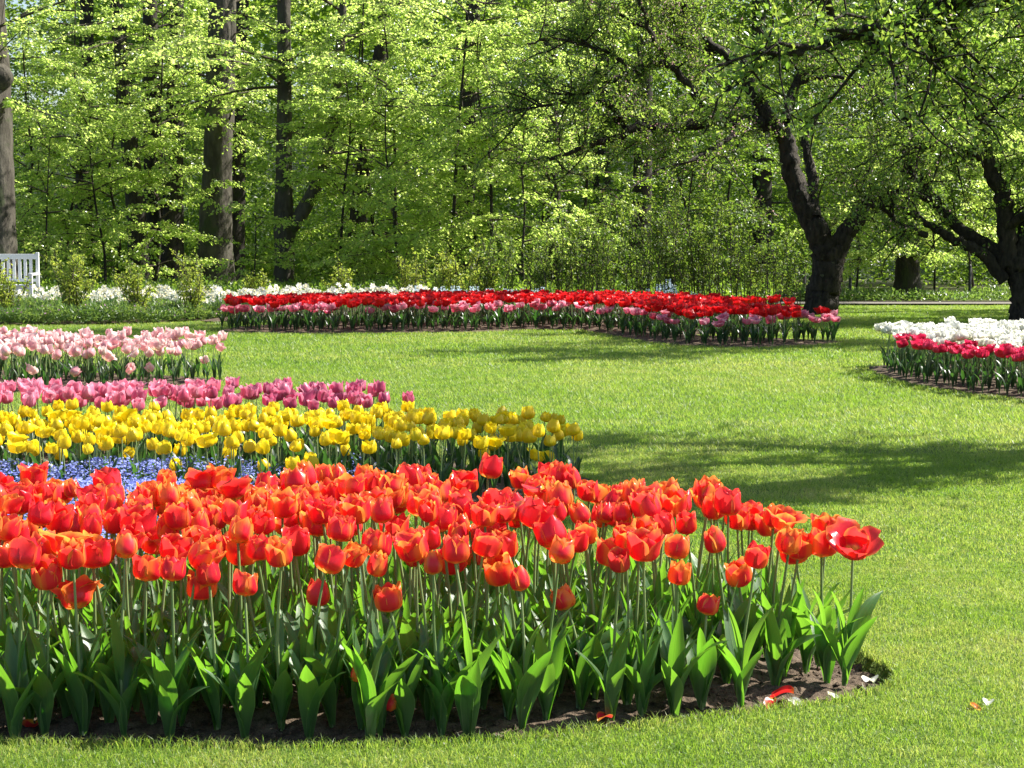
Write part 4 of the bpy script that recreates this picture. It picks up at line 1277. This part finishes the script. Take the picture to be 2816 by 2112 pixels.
# --- apple trees with gnarled limbs
def apple(name, label, y, limbs, seed, child_per_m, leafL, blossom, base, twn=4, tl=(.25, .6), cl=(.5, 1.2), lv=40, dir_bias=(0, 0, .25), zmin=1.5, light=M_APPLE):
    """limbs: list of (list of (px, py, depth offset), r0, r1, leafy from)"""
    rng = np.random.RandomState(seed)
    root = tree_root(name, (base[0], base[1], 0), label)
    B = np.array([base[0], base[1], 0])
    tb = MB(); bb = MB()
    Ps, Ds = [], []
    def leaves_along(p, k):
        q = rng.rand(k)
        i = np.minimum(len(p) - 2, (q * (len(p) - 1)).astype(int)); u = (q * (len(p) - 1) - i)[:, None]
        c = p[i] * (1 - u) + p[i + 1] * u
        # leaves sit in tufts on short spurs
        nt = max(2, k // 6)
        cen = c[:nt]; idx = rng.randint(0, nt, k)
        d = rand_dirs(k, rng) + np.array([0, 0, .35])
        Ps.append(cen[idx] + d * rng.rand(k)[:, None] * .035 + rng.normal(size=(k, 3)) * .035); Ds.append(d)
    for pl, r0, r1, leafy in limbs:
        pts = np.array([atd(a, b, y + (c[0] if c else 0)) for a, b, *c in pl]) - B
        p, r = smooth_path(pts, np.linspace(r0, r1, len(pts)), 6)
        if r0 > .08 or True:
            p[2:-1] += rng.normal(size=(len(p) - 3, 3)) * .015
        tb.tube(p, r, 14 if r0 > .12 else 9, 0, noise=.24)
        seg = np.linalg.norm(np.diff(p, axis=0), axis=1); tot = seg.sum()
        for _ in range(int(tot * child_per_m * leafy)):
            i = rng.randint(1, len(p) - 1)
            if p[i, 2] < zmin and rng.rand() < .8: continue
            tg = p[i + 1] - p[i]; tg /= np.linalg.norm(tg)
            d = rand_dirs(1, rng)[0] + tg * .5 + np.array(dir_bias); d /= np.linalg.norm(d)
            L = rng.uniform(*cl)
            t = np.linspace(0, 1, 5)[:, None]
            c = p[i] + d * L * t + np.array([0, 0, -.25]) * L * t ** 2 + np.cumsum(rng.normal(size=(5, 3)) * .05 * L, 0) * (t > 0)
            bb.tube(c, np.linspace(.018, .006, 5), 5)
            leaves_along(c[1:], lv)
            for _ in range(twn):
                j = rng.randint(1, 5)
                d2 = d * .4 + rand_dirs(1, rng)[0] + np.array([0, 0, .1]); d2 /= np.linalg.norm(d2)
                l2 = rng.uniform(*tl)
                t = np.linspace(0, 1, 4)[:, None]
                c2 = c[j] + d2 * l2 * t + np.cumsum(rng.normal(size=(4, 3)) * .05 * l2, 0) * (t > 0)
                bb.tube(c2, np.linspace(.007, .003, 4), 4)
                leaves_along(c2, lv)
    P, D = np.concatenate(Ps), np.concatenate(Ds)
    k = P[:, 2] > 1.05
    P, D = P[k], D[k]
    n = len(P)
    isb = rng.rand(n) < blossom * (vnoise(P[:, 0] * 1.3 + P[:, 2], P[:, 1] + P[:, 2] * .7, .9) ** 1.5) * 2
    Ls = leafL * rng.uniform(.65, 1.25, n)
    V, f = leaf_quads(P[~isb], D[~isb], rand_dirs(int((~isb).sum()), rng) + np.array([0, 0, .8]), Ls[~isb], Ls[~isb] * .6)
    link('trunk', tb.mesh('trunk', M_BARK_APPLE), root)
    link('branches', bb.mesh('branches', M_BARK_APPLE), root)
    link('crown', make_mesh('crown', V, [f], light, {'rnd': np.repeat(rng.rand(len(V) // 4) ** 1.2, 4)}, False), root)
    if isb.sum():
        V, f = leaf_quads(P[isb], D[isb], rand_dirs(int(isb.sum()), rng), .032, .032)
        link('blossom', make_mesh('blossom', V, [f], M_BLOSSOM, {'rnd': rng.rand(len(V))}, False), root)
    return n
k = 2212 / 2816.0
S = lambda *l: [(a * k, b * k, *c) for a, b, *c in l]
na = apple('apple_tree', 'old forked apple tree with dark trunk beside the far red bed', 33, [
    ([(1772, 690), (1776, 655), (1786, 600), (1788, 545), (1780, 515)], .32, .22, 0),
    ([(1785, 560), (1768, 510), (1745, 460), (1722, 410), (1706, 350), (1698, 300), (1672, 262)], .22, .13, .15),
    ([(1786, 590), (1806, 545), (1830, 505), (1852, 468)], .20, .14, 0),
    ([(1852, 468), (1885, 445, -.2), (1920, 425, -.4), (1965, 390, -.6), (2010, 330, -1)], .13, .04, 1),
    ([(1852, 468), (1870, 410, .3), (1880, 340, .5), (1910, 270, .6)], .10, .03, 1),
    (S((2140, 345), (2060, 335), (1949, 334, -.3), (1850, 352, -.6), (1758, 347, -.8), (1688, 382, -1), (1615, 401, -1.2), (1551, 426, -1.5), (1480, 440, -1.7)), .12, .02, 1),
    (S((1720, 352, -.8), (1694, 305, -1), (1653, 283, -1.1), (1599, 274, -1.2), (1500, 290, -1.4), (1420, 310, -1.6)), .06, .015, 1),
    (S((2120, 335), (2060, 230), (2038, 170), (2000, 150, .2), (1930, 142, .4)), .13, .05, 1),
    (S((2038, 180), (1943, 111, .4), (1901, 57, .6), (1838, 13, .8), (1780, -60, 1)), .08, .03, 1),
    (S((1945, 300, -.3), (1838, 181, -.5), (1742, 191, -.8), (1688, 220, -1), (1600, 262, -1.2), (1500, 250, -1.6)), .07, .015, 1),
    (S((1742, 191, -.8), (1680, 150, -1), (1560, 110, -1.3), (1450, 120, -1.6)), .045, .015, 1),
    (S((1940, 142, .4), (1820, 100, .2), (1700, 40, 0), (1560, -20, -.2)), .05, .015, 1),
    (S((2160, 330), (2190, 230, .4), (2240, 170, .6), (2300, 120, .8), (2330, 40, 1)), .10, .03, 1),
    (S((2190, 230, .4), (2290, 210, .2), (2380, 250, 0), (2440, 300, -.3)), .05, .015, 1),
    (S((2240, 600, -.1), (2230, 470, .3), (2215, 380, .6), (2260, 300, .8)), .12, .04, .6),
    (S((2060, 335, 0), (1980, 400, -1), (1900, 440, -1.6), (1800, 470, -2)), .05, .012, .9),
    (S((1838, 181, -.5), (1790, 90, -.8), (1760, 10, -1), (1700, -80, -1)), .05, .02, 1),
    (S((1901, 57, .6), (1800, -140, -1.5), (1680, -300, -3.6), (1560, -380, -5.5)), .08, .025, 1),
    (S((1838, 13, .8), (1650, -200, -2), (1480, -330, -4), (1300, -400, -5.8)), .07, .02, 1),
    (S((2300, 120, .8), (2250, -80, -1), (2150, -260, -3), (2050, -330, -4.4)), .08, .025, 1),
], 201, 6.4, .052, .10, at(1775, 690), twn=7, lv=34)
print('apple1', na)
na = apple('apple_tree', 'lichen-covered apple tree at the right edge behind the white tulips', 30, [
    (S((2822, 900), (2820, 830), (2812, 760), (2792, 712)), .25, .2, 0),
    (S((2764, 770), (2701, 697), (2637, 669), (2573, 627), (2510, 590, -.2), (2450, 560, -.4)), .12, .03, .5),
    (S((2770, 740), (2717, 678, .2), (2637, 627, .3), (2589, 573, .4), (2526, 532, .5), (2480, 470, .6)), .13, .04, .7),
    (S((2548, 646, -.1), (2472, 618, -.3), (2430, 573, -.5), (2380, 560, -.7)), .06, .02, .9),
    (S((2774, 730), (2768, 627), (2755, 532), (2717, 445), (2701, 318), (2669, 239), (2647, 204), (2600, 120)), .15, .04, 1),
    (S((2589, 573, .4), (2500, 461, .4), (2491, 366, .2), (2494, 286, 0), (2484, 248, -.2), (2440, 170, -.4)), .08, .025, 1),
    (S((2800, 740), (2830, 600, .3), (2860, 450, .5), (2850, 300, .6), (2800, 150, .8)), .16, .05, .8),
    (S((2701, 318), (2780, 260, -.5), (2840, 240, -1)), .06, .02, 1),
    (S((2717, 445), (2630, 400, -.5), (2570, 390, -1), (2480, 420, -1.4)), .06, .015, 1),
    (S((2701, 318), (2620, 310, .5), (2560, 250, 1), (2520, 180, 1.2)), .06, .02, 1),
    (S((2768, 627), (2860, 560, -.6), (2960, 540, -1)), .08, .03, 1),
    (S((2830, 700), (2980, 520, .3), (3120, 400, .5), (3280, 300, .6)), .14, .04, 1),
    (S((2980, 520, .3), (3100, 300, -1), (3200, 120, -2)), .08, .03, 1),
    (S((2850, 300, .6), (2980, 150, 1), (3150, 60, 1.5)), .07, .03, 1),
    (S((3120, 400, .5), (3350, 250, 1.5), (3560, 160, 2.5)), .09, .03, 1),
    (S((2980, 520, .3), (3200, 330, 2), (3420, 260, 3.5), (3600, 200, 4.5)), .10, .03, 1),
    (S((3120, 400, .5), (3350, 380, -.6), (3560, 330, -1.2)), .07, .03, 1),
], 202, 7.4, .058, .03, at(2198, 705), twn=6, lv=27)
print('apple2', na)
na = apple('apple_tree', 'nearest apple tree, only its hanging boughs showing at the upper right', 12.3, [
    (S((3560, 1210), (3540, 800), (3500, 400)), .25, .2, 0),
    (S((3520, 560), (3380, 200, -.6), (3200, 20, -1.0), (3050, -80, -1.3)), .09, .02, .9),
    (S((3520, 500), (3300, 150), (3050, 20), (2816, -20, -.5), (2600, 20, -.8), (2480, 60, -1), (2380, 75, -1.3), (2250, 80, -1.5)), .085, .010, .75),
    (S((2900, -10, -.3), (2700, -60, -.8), (2500, -160, -1)), .06, .02, .9),
    (S((2480, 60, -1), (2430, 100, -1.1), (2300, 110, -1.3), (2180, 140, -1.5)), .03, .008, .6),
    (S((3500, 420), (3300, 0, 1), (3000, -250, 1.5), (2700, -350, 2)), .14, .03, 1),
    (S((3500, 420), (3400, 60, -1), (3150, -120, -1.8), (2950, -220, -2.4)), .14, .03, 1),
    (S((3500, 420), (3700, -100, 1), (3900, -300, 1)), .14, .04, 1),
    (S((3000, -250, 1.5), (2850, -350, 0), (2600, -450, -1)), .06, .02, 1),
    (S((3400, 60, -1), (3200, -140, -1.5), (3000, -240, -1.9)), .06, .02, 1),
    (S((3520, 500), (3420, 160, -.7), (3200, -40, -1.3), (3020, -120, -1.7)), .10, .03, 1),
], 203, 7.5, .046, .02, (5.09, 12.3), twn=6, lv=34, dir_bias=(0, 0, -.05), tl=(.2, .5), cl=(.4, .9))
print('apple3', na)
na = apple('apple_tree', 'apple tree mostly beyond the right edge, its crown shading the middle of the lawn', 26, [
    ([(2480, 800), (2470, 500)], .25, .2, 0),
    ([(2470, 520), (2330, 150), (2180, -60), (2020, -130)], .14, .03, .9),
    ([(2470, 520), (2400, 100, -1), (2280, -120, -2), (2180, -200, -2.5)], .14, .03, 1),
    ([(2470, 520), (2520, 100, -.5), (2450, -120, -1), (2360, -220, -1)], .14, .03, 1),
    ([(2470, 520), (2590, 180, -.5), (2690, -40, -1.5), (2800, -140, -2)], .12, .03, 1),
    ([(2590, 180, -.5), (2700, 60, .6), (2820, -30, 1.4)], .06, .02, 1),
    ([(2330, 150), (2230, -30, 1), (2080, -90, 2), (1960, -100, 2.5)], .06, .02, 1),
    ([(2180, -60), (2080, -160, -1), (1930, -190, -2)], .05, .02, 1),
    ([(2280, -120, -2), (2150, -140, -3), (2030, -120, -3.5)], .05, .02, 1),
], 204, 7.5, .055, .02, atd(2480, 800, 26), twn=6, lv=42, cl=(.5, 1.1))
print('apple4', na)

# ------------------------------------------------------------------ shrubs
def shrub(x, y, h, w, n_st, mat, seed, label, group, lf=34, leafL=.05, lean=.5, name='shrub'):
    rng = np.random.RandomState(seed)
    root = tree_root(name, (x, y, .02), label, 'shrub', group)
    mb = MB(); Ps, Ds = [], []
    for i in range(n_st if lean > .3 else int(n_st * .62)):
        a = rng.uniform(0, 6.3); sp = rng.uniform(.1, 1) * w * .5 * (1 if lean > .3 else .4); b0 = .05 if lean > .3 else w * .5 * rng.rand() ** .6; a0 = rng.uniform(0, 6.3)
        L = h * rng.uniform(.5, 1.08)
        t = np.linspace(0, 1, 7)
        c = np.stack([math.cos(a0) * b0 + math.cos(a) * sp * t ** 1.2, math.sin(a0) * b0 * .7 + math.sin(a) * sp * t ** 1.2, L * t - .12 * L * t ** 3 * lean], 1) + np.cumsum(rng.normal(size=(7, 3)) * .012, 0)
        mb.tube(c, np.linspace(.010, .003, 7), 5)
        cs = [c]
        for _ in range(3):
            j = rng.randint(2, 6); d = rand_dirs(1, rng)[0] * .7 + np.array([0, 0, .8]); l2 = L * rng.uniform(.15, .32)
            c2 = c[j] + d * l2 * np.linspace(0, 1, 4)[:, None]
            mb.tube(c2, [.005, .004, .003, .002], 4); cs.append(c2)
        for c in cs:
            m = lf if len(c) == 7 else lf // 2
            q = rng.uniform(.25 if len(c) == 7 else .1, 1, m) * (len(c) - 1); i0 = np.minimum(len(c) - 2, q.astype(int)); u = (q - i0)[:, None]
            P = c[i0] * (1 - u) + c[i0 + 1] * u
            d = rand_dirs(m, rng) + np.array([0, 0, -.15])
            Ps.append(P + d * .03); Ds.append(d)
    P, D = np.concatenate(Ps), np.concatenate(Ds); n = len(P)
    Ls = leafL * rng.uniform(.7, 1.3, n)
    V, f = leaf_quads(P, D, rand_dirs(n, rng) + np.array([0, 0, .5]), Ls, Ls * .6)
    link('stems', mb.mesh('stems', M_TWIG), root)
    link('foliage', make_mesh('foliage', V, [f], mat, {'rnd': np.repeat(rng.rand(n), 4)}, False), root)
for i, (px, d, h, w, ns, lab) in enumerate([
    (150, 30.3, 1.08, 1.05, 24, 'tall yellow-green shrub right of the white bench'),
    (8, 30.2, 1.05, .8, 14, 'yellow-green shrub in front of the white bench'),
    (300, 30.3, .95, 1.15, 13, 'sparse yellow-green shrub with dark bare stems below'),
    (415, 30.9, 1.15, 1.1, 17, 'yellow-green shrub nearest the scarlet bed\'s left end'),
    (560, 35.5, .75, .6, 12, 'small yellow-green shrub behind the daffodils below the forked beech'),
    (735, 35.5, .85, .6, 12, 'small yellow-green shrub behind the daffodils right of the forked beech'),
    (880, 35.3, 1.05, .7, 14, 'upright yellow-green shrub at the middle of the daffodil border')]):
    shrub(X(px, d), d, h, w, ns, M_SHRUB, 300 + i, lab, 'yellow-green shrubs in the border')
for i, (px, d, h, w, ns, lab) in enumerate([
    (985, 34.8, 1.29, 1.4, 33, 'leftmost thicket shrub, its canes rising behind the hyacinths'),
    (1090, 35.2, 1.57, 1.5, 39, 'bright thicket shrub below the slim young beech'),
    (1225, 34.8, 1.46, 1.5, 36, 'thicket shrub in front of the black trunk'),
    (1330, 34.5, 1.79, 1.7, 42, 'cane thicket behind the middle of the scarlet tulips'),
    (1430, 34.3, 1.96, 1.5, 45, 'cane thicket that hides the two walkers'),
    (1530, 34.2, 2.02, 1.7, 45, 'tall cane thicket right of the two walkers'),
    (1610, 34.2, 1.85, 1.5, 39, 'cane thicket at the right end of the row near the apple trunk'),
    (1690, 35.0, 1.34, 1.2, 24, 'low thicket shrub just left of the apple trunk')]):
    shrub(X(px, d), d, h, w, ns, M_THICKET_SHADED if i > 0 else M_SHRUB, 320 + i, lab, 'cane thicket behind the scarlet tulips', lf=36, leafL=.06, lean=.1)

# ------------------------------------------------------------------ white bench
def bench():
    y0 = 36.0
    xr = X(76, 36.0)
    root = tree_root('garden_bench', (xr - .8, y0, 0), 'white slatted wooden garden bench at the left edge behind the daffodils', 'bench')
    hw = .80
    def part(name, boxes):
        mb = MB()
        for c, s, *rt in boxes: mb.box(c, s, *rt)
        me = mb.mesh(name, M_WHITE, False)
        o = link(name, me, root)
        bv = o.modifiers.new('bevel', 'BEVEL'); bv.width = .006; bv.segments = 2
        return o
    for sx in (-1, 1):
        part('leg', [((sx * (hw - .03), -.27, .31), (.06, .06, .62))])
        part('leg', [((sx * (hw - .03), .25, .53), (.06, .06, 1.06))])
        part('armrest', [((sx * (hw - .03), -.02, .65), (.075, .62, .045))])
    part('seat', [((0, -.25 + .1 * i, .44), (2 * hw - .13, .085, .025)) for i in range(5)] + [((0, -.25, .385), (2 * hw - .125, .03, .08))])
    tilt = np.eye(3)
    n = 13
    part('backrest', [((0, .25, .98), (2 * hw - .122, .035, .10)), ((0, .25, .53), (2 * hw - .122, .035, .06))] +
         [((-hw + .16 + (2 * hw - .32) * i / (n - 1), .252, .745), (.06, .02, .37)) for i in range(n)])
bench()

# ------------------------------------------------------------------ two walkers beyond the thicket
def person(x, y, z, label, hair, shirt, trousers, face, stride, seed):
    root = tree_root('person', (x, y, z), label, 'person')
    root.rotation_euler = (0, 0, face)
    # front of the figure is +x in its own frame
    def skin(name, joints, edges, rad, mat, rootv=0, sub=2):
        me = bpy.data.meshes.new(name)
        me.from_pydata(joints, edges, [])
        me.materials.append(mat)
        o = link(name, me, root)
        s = o.modifiers.new('skin', 'SKIN'); s.use_smooth_shade = True
        for i, r in enumerate(rad):
            me.skin_vertices[0].data[i].radius = r if isinstance(r, tuple) else (r, r)
            me.skin_vertices[0].data[i].use_root = i == rootv
        u = o.modifiers.new('sub', 'SUBSURF'); u.levels = u.render_levels = sub
        return o
    f = stride
    J = [(0, 0, .95), (0, 0, 1.12), (.0, 0, 1.32), (.01, 0, 1.45), (.02, 0, 1.54), (.03, 0, 1.64), (.025, 0, 1.72),
         (0, .10, .92), (f, .10, .50), (f * .9 - .08, .10, .08), (f * .9 + .09, .10, .03),
         (0, -.10, .92), (-f * .5, -.10, .50), (-f * 1.5 - .05, -.10, .09), (-f * 1.5 + .10, -.10, .03),
         (0, .19, 1.40), (-f * .6, .24, 1.14), (-f * .4 + .06, .24, .90), (-f * .3 + .08, .24, .80),
         (0, -.19, 1.40), (f * .6, -.24, 1.14), (f * .8 + .06, -.24, .92), (f * .9 + .08, -.24, .82)]
    E = [(0, 1), (1, 2), (2, 3), (3, 4), (4, 5), (5, 6), (0, 7), (7, 8), (8, 9), (9, 10), (0, 11), (11, 12), (12, 13), (13, 14), (2, 15), (15, 16), (16, 17), (17, 18), (2, 19), (19, 20), (20, 21), (21, 22)]
    rad = [(.12, .15), (.10, .13), (.11, .16), (.055, .055), (.055, .055), (.10, .078), (.07, .06)] + [.085, .055, .038, .035] * 2 + [.055, .04, .03, .035] * 2
    skin('body', J, E, rad, M_SKIN)
    g = .012
    skin('top', [J[0], J[1], J[2], (0, 0, 1.42), J[15], J[16], J[19], J[20]], [(0, 1), (1, 2), (2, 3), (2, 4), (4, 5), (2, 6), (6, 7)],
         [(.135, .165), (.115, .145), (.125, .175), (.065, .075), .07, .055, .07, .055], shirt)
    skin('trousers', [(0, 0, .98), J[7], J[8], (f * .9 - .08, .10, .10), J[11], J[12], (-f * 1.5 - .05, -.10, .11)], [(0, 1), (1, 2), (2, 3), (0, 4), (4, 5), (5, 6)],
         [(.13, .165), .10, .078, .07, .10, .078, .07], trousers)
    for s_, a in ((.10, f * .9), (-.10, -f * 1.5)):
        skin('shoe', [(a - .09, s_, .045), (a + .02, s_, .045), (a + .12, s_, .035)], [(0, 1), (1, 2)], [(.045, .04), (.045, .045), (.035, .03)], M_SHOE)
    mb = MB()
    th = np.linspace(0, math.pi, 9)
    skin('hair', [(-.01, 0, 1.58), (-.025, 0, 1.67), (.0, 0, 1.735), (.05, 0, 1.735)], [(0, 1), (1, 2), (2, 3)], [(.06, .075), (.085, .088), (.075, .08), (.04, .055)], hair)
    for ey in (-.032, .032):
        skin('eye', [(.118, ey, 1.655), (.124, ey, 1.655)], [(0, 1)], [.010, .008], M_HAIR, sub=1)
    skin('nose', [(.11, 0, 1.645), (.138, 0, 1.62)], [(0, 1)], [.011, .014], M_SKIN, sub=1)
    for ey in (-.078, .078):
        skin('ear', [(.02, ey, 1.66), (.02, ey * 1.08, 1.63)], [(0, 1)], [.018, .014], M_SKIN, sub=1)
    # hands: palm with five fingers
    for hx, hy in ((J[18][0], .24), (J[22][0], -.24)):
        hz = J[18][2] if hy > 0 else J[22][2]
        for q in range(4):
            fx_ = hx + .022 - .015 * q
            L = (.07, .08, .075, .06)[q]
            skin('finger', [(fx_, hy, hz - .02), (fx_ + .004, hy * 1.0, hz - .02 - L * .5), (fx_ + .016, hy * .985, hz - .02 - L)], [(0, 1), (1, 2)], [.010, .009, .008], M_SKIN, sub=1)
        skin('thumb', [(hx + .025, hy * .97, hz + .02), (hx + .05, hy * .94, hz - .02), (hx + .052, hy * .93, hz - .045)], [(0, 1), (1, 2)], [.011, .010, .009], M_SKIN, sub=1)
yy = 54.0
person(X(1463, yy), yy, float(gz(yy)) + .02, 'dark-haired walker in a pale blue top half hidden by the thicket', M_HAIR, M_SHIRT_W, M_TROUSER_D, R(200), .10, 1)
person(X(1492, yy + .5), yy + .5, float(gz(yy + .5)) + .02, 'brown-haired walker in white trousers seen through the thicket', M_HAIR2, M_SHIRT_D, M_TROUSER_W, R(170), .14, 2)

# ------------------------------------------------------------------ parked car far behind the right-hand trees
def car():
    y = 104.0
    z = float(gz(y))
    x = (20.3 + 22.96) / 2
    root = tree_root('car', (x, y, z + .03), 'dark blue car parked in the shade beyond the sandy track', 'car')
    prof = [(-2.05, .35), (-2.1, .62), (-1.98, .82), (-1.2, .93), (-.62, 1.36), (-.2, 1.46), (.7, 1.45), (1.25, 1.30), (1.75, .98), (2.05, .92), (2.12, .60), (2.05, .32)]
    n = len(prof)
    mb = MB()
    V = []
    for s, k in ((-.86, 0), (-.74, 1), (.74, 1), (.86, 0)):
        for px, pz in prof:
            inset_ = .0
            if pz > .95: sy = s * (1 - .16 * (pz - .95) / .5)
            else: sy = s
            V.append((px * (1 if k == 0 else 1.0), sy, pz + (.0 if k == 0 else .03 * (pz > .5))))
    V = np.array(V)
    q = [[a * n + i, a * n + i + 1, (a + 1) * n + i + 1, (a + 1) * n + i] for a in range(3) for i in range(n - 1)]
    q += [[a * n + n - 1, a * n, (a + 1) * n, (a + 1) * n + n - 1] for a in range(3)]
    mb.add(V, [np.array(q)])
    mb.add(V[:n], [np.array([list(range(n))])]); mb.add(V[3 * n:], [np.array([list(range(n - 1, -1, -1))])])
    link('body', mb.mesh('body', M_CARBLUE, False), root)
    for pts in ([(-1.02, .97), (-.58, 1.33), (-.2, 1.41), (.05, 1.41), (.05, .97)], [(.14, .97), (.14, 1.41), (.68, 1.40), (1.15, 1.27), (1.45, .99)]):
        mb = MB()
        P = np.array([[a, -(.86 * (1 - .16 * (b - .95) / .5)) - .006, b] for a, b in pts]); P2b = P.copy(); P2b[:, 1] += .02
        m = len(pts)
        mb.add(np.vstack([P, P2b]), [np.array([list(range(m))])])
        mb.add(np.vstack([P, P2b]), [np.array([[i, (i + 1) % m, m + (i + 1) % m, m + i] for i in range(m)])])
        link('window', mb.mesh('window', M_GLASS, False), root)
    for wx in (-1.31, 1.31):
        for sy in (-.80, .80):
            a = np.linspace(0, 2 * math.pi, 24, endpoint=False)
            rr = [(.20, -.10), (.31, -.10), (.33, -.06), (.33, .06), (.31, .10), (.20, .10)]
            V = np.array([[r * math.cos(t), w, r * math.sin(t)] for r, w in rr for t in a])
            f = [[i * 24 + j, i * 24 + (j + 1) % 24, (i + 1) * 24 + (j + 1) % 24, (i + 1) * 24 + j] for i in range(5) for j in range(24)]
            mt = MB(); mt.add(V, [np.array(f)])
            w = link('wheel', mt.mesh('tyre', M_TYRE), root, (wx, sy, .33))
            mr = MB()
            out = -.105 if sy < 0 else .105
            for k_ in range(5):
                t = k_ * 2 * math.pi / 5
                c, s_ = math.cos(t), math.sin(t)
                mr.box((c * .11, out, s_ * .11), (.22, .02, .07), [[c, 0, -s_], [0, 1, 0], [s_, 0, c]])
            V = np.array([[r * math.cos(t), out * 1.02, r * math.sin(t)] for r in (.20, .235) for t in a])
            mr.add(V, [np.array([[j, (j + 1) % 24, 24 + (j + 1) % 24, 24 + j] for j in range(24)])])
            link('rim', mr.mesh('rim', M_RIM, False), w)
    for hx in (-2.07,):
        for sy in (-.62, .62):
            mb = MB(); mb.box((hx, sy, .70), (.1, .28, .14)); link('headlight', mb.mesh('headlight', M_LAMP, False), root)
    mb = MB(); mb.box((-.1, -.875, .80), (.16, .03, .03)); link('door_handle', mb.mesh('door_handle', M_RIM, False), root)
car()

# ------------------------------------------------------------------ fence posts and the stump by the path
for px, d, h, lab in [(1739, 45.5, .85, 'slim black post left of the apple trunk'), (1838, 41.2, .8, 'slim black post just right of the apple trunk'), (2097, 41.3, .75, 'slim black post between the car and the right apple tree')]:
    mb = MB()
    mb.tube([[0, 0, -.05], [0, 0, h - .03], [0, 0, h]], [.035, .033, .012], 8)
    o = link('fence_post', mb.mesh('fence_post', M_BLACK), None, (X(px, d), d, float(gz(d))))
    tag(o, lab, 'post', 'black posts along the track')
mb = MB()
mb.tube([[0, 0, -.05], [0, 0, .05], [.01, 0, .18], [.0, 0, .25], [0, 0, .26]], [.36, .27, .20, .17, .02], 14, noise=.25)
o = link('tree_stump', mb.mesh('tree_stump', M_STUMP), None, (X(1692, 39.6), 39.6, 0))
tag(o, 'low dark tree stump between the scarlet tulips and the apple trunk', 'stump')

print('objects', len(bpy.data.objects), 'orange', len([o for o in bpy.data.objects if o.name.startswith('orange_tulip')]))
